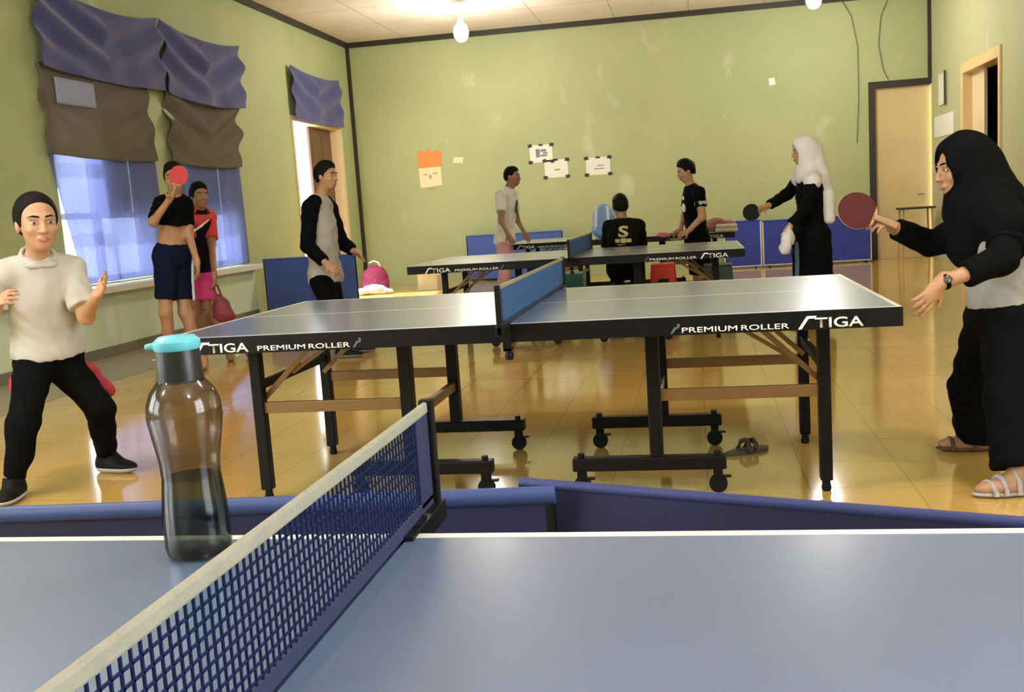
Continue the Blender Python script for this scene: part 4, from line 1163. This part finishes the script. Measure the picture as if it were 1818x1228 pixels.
# ---- 4  the man in the raglan shirt
r = make_person('man in grey and black raglan shirt standing sideways at the end of the third table', (-3.18, 8.3, 0))
J = dict(head=at(579,312,8.3), neck=at(567,349,8.3), chest=at(570,405,8.3), pelvis=at(578,487,8.3), shR=at(551,370,8.14), shL=at(584,369,8.46),
         elR=at(546,436,8.06), wrR=at(580,468,8.0), elL=at(606,430,8.50), wrL=at(629,446,8.46),
         hipR=at(572,500,8.21), hipL=at(582,500,8.39), knR=at(592,560,8.20), knL=at(601,560,8.40))
J['anR'] = Vector((-3.09, 8.24, .085)); J['anL'] = Vector((-3.08, 8.52, .085))
F = Figure(J, r, 1.0, h=.009, slim=.98, face=(.96,-.25,-.06))
toes = dict(R=(1,-.1), L=(1,.1))
F.body(skin, dict(R=dict(dir=at(602,484,7.98)-at(580,468,8.0), palm=(.0,.7,-.6), side=1, curl=.45), L=dict(dir=at(646,456,8.42)-at(629,446,8.46), palm=(0,-.5,-.8), side=-1, curl=.3)), toes)
add_face(F.J['head'], F.face, 1.0, r, detail=False); short_hair(F.J['head'], F.face, 1.0, r, top=.015)
s = shirt(F, grey_c, 'raglan_shirt', g=.020, sleeve=1.86, hem=.07, sleeve_m=black_c, wr=.004, sleeve_grow=1.1, wide=1.18)
trousers(F, black_c, 'trousers', g=.02, upto=1.94, top=.11)
F.shoes(shoe_b, toes, soles=mat('grey_sole', (.2,.2,.2), .6))
finish_person(r)

# ---- 5  the boy in the white tee at the farthest table
r = make_person('boy in white tee and pink trousers standing at the left end of the farthest table', (-2.38, 11.92, 0))
J = dict(head=at(909,313,11.92), neck=at(903,334,11.92), pelvis=at(896,425,11.92), shR=at(889,347,11.72), shL=at(909,347,12.09),
         elR=at(890,393,11.60), wrR=at(902,416,11.58), elL=at(918,390,12.13), wrL=at(931,413,12.09),
         hipR=at(893,436,11.83), hipL=at(899,436,12.01), knR=at(895,492,11.80), knL=at(899,492,12.02))
J['anR'] = Vector((-2.41, 11.83, .085)); J['anL'] = Vector((-2.39, 12.02, .085))
F = Figure(J, r, 1.0, h=.010, slim=.82, face=(.98,-.2,-.06))
toes = dict(R=(1,-.1), L=(1,.1))
F.body(skin_dark, dict(R=dict(dir=(.4,0,-.9), palm=(0,.9,0), side=1, curl=.35), L=dict(dir=(.45,0,-.8), palm=(0,-.9,0), side=-1, curl=.35)), toes)
add_face(F.J['head'], F.face, 1.0, r, detail=False); short_hair(F.J['head'], F.face, .95, r, top=.01)
s = shirt(F, mat('white_tee', (.72,.69,.65), .85, bump=.2, bscale=25), 'tee_shirt', g=.022, sleeve=.62, hem=.06, wr=.004)
B = Blob(.008); B.ell(F.J['chest'] + F.fw*.118 - F.up*.0, (.035,.012,.09), (F.rt, F.fw, F.up), 0); B.build('chest_print', mat('dark_green_print', (.04,.09,.07), .8), s)
trousers(F, mat('pink_trousers', (.62,.33,.36), .8, bump=.2, bscale=25), 'trousers', g=.012, upto=1.9)
finish_person(r)

# ---- 6  the seated boy seen from behind
r = make_person('boy in black shirt with a gold back print, seated with his back to us', (-.745, 10.2, 0))
J = dict(head=at(1101,366,10.22), neck=at(1106,391,10.20), pelvis=Vector((-.745,10.20,.53)), shL=at(1082,403,10.24), shR=at(1133,401,10.2),
         elL=at(1078,440,10.42), wrL=at(1098,442,10.68), elR=at(1139,440,10.40), wrR=at(1122,445,10.66))
J['hipL'] = Vector((-.83,10.24,.53)); J['hipR'] = Vector((-.66,10.24,.53))
J['knL'] = Vector((-.86,10.64,.51)); J['knR'] = Vector((-.65,10.64,.51)); J['anL'] = Vector((-.86,10.66,.085)); J['anR'] = Vector((-.65,10.66,.085))
F = Figure(J, r, .98, h=.009, slim=1.0, face=(-.2,.97,-.12))
toes = dict(R=(.1,1), L=(-.1,1))
F.body(skin_dark, dict(R=dict(dir=(-.3,.9,-.1), palm=(0,0,-1), side=-1, curl=.3), L=dict(dir=(.3,.9,-.1), palm=(0,0,-1), side=1, curl=.3)), toes)
short_hair(F.J['head'], F.face, .98, r, top=.02)
s = shirt(F, mat('black_shirt', (.006,.0055,.0045), .85, spec=.06, bump=.2, bscale=25), 'shirt', g=.022, sleeve=.9, hem=.11, wr=.003)
gold = mat('gold_print', (.55,.45,.20), .7)
me = curve_text('S', 1.0, 0.0, .03)
def on_back(u, v):   # wrap a print onto the back of the shirt
    p = F.J['chest'] + F.rt*u + F.up*v; hw = max(.150*.98, (F.J['shR']-F.J['shL']).length/2*.86)+.022
    q = max(1 - (u/hw)**2 - (v/(.30*(F.J['neck']-F.J['pelvis']).length+.022))**2, .02)
    return p - F.fw*((.110*.98+.022)*math.sqrt(q) + .006)
n = len(me.vertices); co = np.empty(n*3); me.vertices.foreach_get('co', co); co = co.reshape(-1,3); lo = co.min(0); hi = co.max(0)
q = np.array([on_back(.035 + (a-lo[0])/(hi[0]-lo[0])*.10-.06, -.005 + (b-lo[1])/(hi[1]-lo[1])*.115) for a, b, _ in co]); me.vertices.foreach_set('co', q.ravel()); me.update(); me.materials.clear(); me.name = 'back_print'
ob = link_mesh('back_print', me, gold, s); md = ob.modifiers.new('thick', 'SOLIDIFY'); md.thickness = .006; md.offset = 0
mb = MB()
for (u0, v0, u1, v1) in ((-.06,-.055,-.01,-.02), (.0,-.06,.05,-.015), (.055,-.055,.10,-.02), (-.07,-.10,.08,-.075)):
    n_ = 6; vs = []
    for i in range(n_+1):
        u = u0+(u1-u0)*i/n_
        vs += [on_back(u, v0), on_back(u, v1)]
    mb.add(vs, [(2*i, 2*i+1, 2*i+3, 2*i+2) for i in range(n_)])
ob = mb.build('back_print', gold, s); md = ob.modifiers.new('thick', 'SOLIDIFY'); md.thickness = .006; md.offset = 0
trousers(F, black_c, 'trousers', g=.02, upto=1.95, top=.10)
finish_person(r)

# ---- 7  the young man in the black tee
r = make_person('young man in black tee with white chest print looking down at his hands', (-.02, 11.4, 0))
J = dict(head=at(1218,303,11.4), neck=at(1227,329,11.42), pelvis=at(1238,424,11.44), shL=at(1241,342,11.26), shR=at(1225,342,11.58),
         elL=at(1247,385,11.2), wrL=at(1222,410,11.16), elR=at(1215,385,11.62), wrR=at(1206,410,11.52),
         hipL=at(1242,436,11.35), hipR=at(1236,436,11.53), knL=at(1250,492,11.32), knR=at(1240,492,11.53))
J['anL'] = Vector((.06, 11.33, .085)); J['anR'] = Vector((-.02, 11.58, .085))
F = Figure(J, r, 1.0, h=.009, slim=.98, face=(-.93,-.22,-.28))
toes = dict(R=(-1,.1), L=(-1,-.15))
F.body(skin_fair, dict(L=dict(dir=(-.9,-.1,-.35), palm=(0,.7,-.5), side=-1, curl=.55), R=dict(dir=(-.7,-.5,-.3), palm=(0,-.7,-.3), side=1, curl=.8, thumb=.6)), toes)
add_face(F.J['head'], F.face, 1.0, r, detail=False); short_hair(F.J['head'], F.face, 1.02, r, top=.022)
s = shirt(F, black_c, 'tee_shirt', g=.018, sleeve=.60, hem=.06, wr=.003)
B = Blob(.008); B.ell(F.J['chest'] + F.fw*.122 + F.rt*-.03 - F.up*.03, (.055,.013,.055), (F.rt, F.fw, F.up), 0); B.ell(F.J['chest'] + F.fw*.112 + F.rt*-.02 + F.up*.075, (.03,.012,.03), (F.rt, F.fw, F.up), 0); B.build('chest_print', mat('white_print_cloth', (.78,.80,.78), .8), s)
for a in 'LR':
    A, E = F.J['sh'+a], F.J['el'+a]; B = Blob(.007); B.cone(A.lerp(E,.38), A.lerp(E,.56), .0685, .066, 0, 'ab'); B.build('sleeve_band', mat('grey_band', (.45,.46,.44), .8), s)
trousers(F, black_c, 'shorts', g=.022, upto=.9, top=.11, hem=.10)
finish_person(r)
bat('red bat lying in the hands of the young man in the black tee', F.J['wrR'] + Vector((-.17,-.12,-.03)), (.1,-.25,.95), (.8,.5,.05), red_rub, blk_rub, 1.0)

# ---- 8  the woman in the white hijab
r = make_person('woman in white hijab and long black dress reaching out with a black bat', (.98, 9.0, 0))
J = dict(head=at(1427,268,9.0), neck=at(1437,303,9.02), pelvis=at(1440,420,9.02), shL=at(1443,322,8.86), shR=at(1420,318,9.17),
         elR=at(1398,345,9.30), wrR=at(1362,366,9.18), elL=at(1430,372,8.78), wrL=at(1402,402,8.74),
         hipL=at(1443,430,8.94), hipR=at(1436,430,9.10), knL=at(1438,500,8.92), knR=at(1436,500,9.10))
J['anL'] = Vector((1.00, 8.92, .085)); J['anR'] = Vector((.95, 9.13, .085))
F = Figure(J, r, .97, h=.009, slim=.92, face=(-.97,-.18,-.10))
toes = dict(R=(-1,.1), L=(-1,-.1))
F.body(skin_fair, dict(R=dict(dir=at(1345,373,9.14)-at(1362,366,9.18), palm=(-.3,-.8,-.2), side=1, curl=.85, thumb=.6), L=dict(dir=(-.5,0,-.85), palm=(0,.8,0), side=-1, curl=.6)), toes)
add_face(F.J['head'], F.face, .96, r, detail=False)
F.shoes(shoe_b, toes)
# long dress with sleeves
B = Blob(.009); F.torso(B, .018)
for a in 'RL':
    F.arm(B, a, .016, 1.90, 'b', grow=1.2)
low = Vector((.99, 9.03, .12))
B.cone(F.J['pelvis'], low, .155, .165, .06, 'b'); B.cone(F.J['pelvis']+F.rt*.05, low+F.rt*.06, .135, .15, .05, 'b'); B.cone(F.J['pelvis']-F.rt*.05, low-F.rt*.06, .135, .15, .05, 'b')
B.cut(low, (0,0,-1)); B.wr = .005
dr = B.build('dress', black_c, r)
B = Blob(.008); B.chain([F.J['pelvis'] + F.fw*.135 - F.up*.05 + F.rt*-.06, Vector((.99,9.03,.45)) + F.fw*.15 - F.rt*.05, Vector((.99,9.03,.16)) + F.fw*.155 - F.rt*.05], [.03,.036,.036], .02); B.wr = .003
B.build('front_panel', mat('teal_panel', (.05,.13,.20), .8), dr)
# hijab
wh = mat('white_hijab', (.70,.68,.71), .8, bump=.25, bscale=18)
r_, f_, u_ = head_axes(F.face)
Hc = F.J['head']; B = Blob(.008)
B.ell(Hc - f_*.012 + u_*.022, (.098,.118,.118), (r_, f_, u_), 0)
B.cone(Hc - u_*.06 - f_*.02, F.J['neck'] + F.up*.01, .085, .105, .05)
B.cone(F.J['neck'] - F.up*.02, F.J['shL'], .085, .075, .05); B.cone(F.J['neck'] - F.up*.02, F.J['shR'], .085, .075, .05)
B.cone(F.J['neck'] + F.fw*.02, F.J['neck'] - F.up*.06 + F.fw*.075, .075, .045, .05)
B.chain([Hc - f_*.10, at(1458,310,9.0), at(1468,350,8.98), at(1472,388,8.96)], [.06,.062,.058,.05], .05)
B.ell(Hc + f_*.105 - u_*.012, (.060,.075,.083), (r_, f_, u_), .012, True)
B.wr = .0015
B.build('hijab', wh, r)
finish_person(r)
bat('black bat held out by the woman in the white hijab', at(1334,377,9.12), (.25,-.95,.15), at(1352,370,9.14)-at(1334,377,9.12), blk_rub, red_rub, 1.0)
o = thing('hand_towel', 'white cloth hanging from the lower hand of the woman in the white hijab', 'towel', at(1396,436,8.72))
B = Blob(.008); bl = o.location
B.chain([at(1402,404,8.72), at(1398,418,8.70), at(1394,440,8.70)], [.022,.040,.050], .03); B.cone(at(1404,410,8.74), at(1404,432,8.76), .025, .04, .03, 'b'); B.wr = .007
B.build('cloth', wh, o, origin=bl)

# ---- 9  the woman in the black hijab, right foreground
r = make_person('woman in black hijab and wide trousers leaning forward, hand by the table edge', (1.13, 4.2, 0))
J = dict(head=at(1708,296,4.2), neck=at(1742,362,4.2), chest=at(1772,436,4.2), pelvis=at(1782,552,4.2), shL=at(1792,418,4.04), shR=at(1742,402,4.37),
         elL=at(1778,462,3.93), wrL=at(1668,503,3.86), elR=at(1652,432,4.44), wrR=at(1586,404,4.36),
         hipR=at(1760,580,4.30), hipL=at(1795,582,4.12), knR=at(1722,690,4.40), knL=at(1790,712,3.98))
J['anR'] = Vector((1.19, 4.55, .085)); J['anL'] = Vector((1.16, 3.88, .085))
F = Figure(J, r, .97, h=.006, slim=.95, face=(-.97,-.20,-.12))
toes = dict(R=(-1,.05), L=(-1,-.20))
F.body(skin, dict(L=dict(dir=at(1640,540,3.82)-at(1668,503,3.86), palm=(-.55,.75,-.1), side=-1, curl=.22, spread=.09, thumb=.1, sc=1.0),
                  R=dict(dir=at(1562,390,4.3)-at(1586,404,4.36), palm=(-.25,.4,-.9), side=1, curl=.85, thumb=.6)), toes)
add_face(F.J['head'], F.face, .98, r)
# black hijab
bh = mat('black_hijab', (.0032,.0032,.0036), .85, spec=.06, bump=.25, bscale=18)
r_, f_, u_ = head_axes(F.face); Hc = F.J['head']
B = Blob(.007)
B.ell(Hc - f_*.016 + u_*.020, (.100,.122,.118), (r_, f_, u_), 0)
B.cone(Hc - u_*.05 - f_*.045, F.J['neck'], .088, .120, .06)
B.cone(F.J['neck'], F.J['shL'] + F.up*.03, .105, .085, .06); B.cone(F.J['neck'], F.J['shR'] + F.up*.02, .105, .085, .06)
B.cone(F.J['neck'] + F.fw*.02, F.J['chest'] + F.fw*.10 + F.up*.02, .105, .090, .06)
B.cone(F.J['shR'], F.J['shR'].lerp(F.J['elR'], .75), .085, .062, .05)
B.cone(Hc - f_*.09 - u_*.03, F.J['neck'] - F.fw*.075, .075, .085, .05)
B.ell(Hc + f_*.110 - u_*.010, (.060,.082,.086), (r_, f_, u_), .012, True)
B.wr = .003
B.build('hijab', bh, r)
s = shirt(F, mat('grey_white_top', (.27,.265,.245), .85, bump=.25, bscale=25), 'top', g=.020, sleeve=.5, hem=-.03, wr=.004, h=.008, sleeve_m=bh)
for a, up in (('L', 1.60), ('R', 1.93)):
    B = Blob(.007); F.arm(B, a, .018, up, 'b', grow=1.1); B.wr = .003; B.build('sleeve', bh, s)
trousers(F, black_c, 'trousers', g=.030, upto=1.93, top=.07, hem=.105, h=.008, wr=.004)
W, E = F.J['wrL'], F.J['elL']; d = (W-E).normalized()
B = Blob(.004); B.cone(W - d*.030, W - d*.012, .0325, .0315, 0, 'ab'); wt = B.build('wristwatch', bh, r)
nrm = (Vector((0,-1,.3)) - d*Vector((0,-1,.3)).dot(d)).normalized(); B = Blob(.003); B.ell(W - d*.021 + nrm*.031, (.017,.017,.006), (d, d.cross(nrm), nrm), 0); B.build('dial', mat('watch_glass', (.06,.055,.04), .15), wt)
# strapped sandals
sm = mat('grey_sandal', (.36,.34,.33), .55)
for a in 'LR':
    N = F.J['an'+a]; t = unit((toes[a][0], toes[a][1], 0)); q = t.cross(Vector((0,0,1))); b0 = Vector((N.x, N.y, 0)); B = Blob(.005)
    B.ell(b0 + t*.058 + Vector((0,0,.014)), (.132,.047,.016), (t, q, (0,0,1)), 0); B.cut((0,0,.001), (0,0,-1)); B.cut((0,0,.020), (0,0,1))
    so_ = B.build('sandal', sm if a == 'L' else mat('brown_sandal', (.10,.05,.03), .6), r)
    for k, (off, hh) in enumerate(((.125,.055), (.085,.074), (.035,.098))):
        if a == 'R' and k == 1: continue
        p = [b0 + t*(off+.006*math.cos(z)) + q*.048*math.cos(z) + Vector((0,0,.012+ (hh-.012)*math.sin(z))) for z in np.linspace(0, PI, 11)]
        MB().tube(p, .0095, 8).build('strap', sm if a == 'L' else mat('brown_sandal', (.10,.05,.03), .6), so_, smooth=True)
finish_person(r)
bat('dark red bat held by the woman in the black hijab', at(1522,374,4.28), (.12,-.97,.2), at(1560,391,4.30)-at(1522,374,4.28), dred_rub, dred_rub, 1.0)
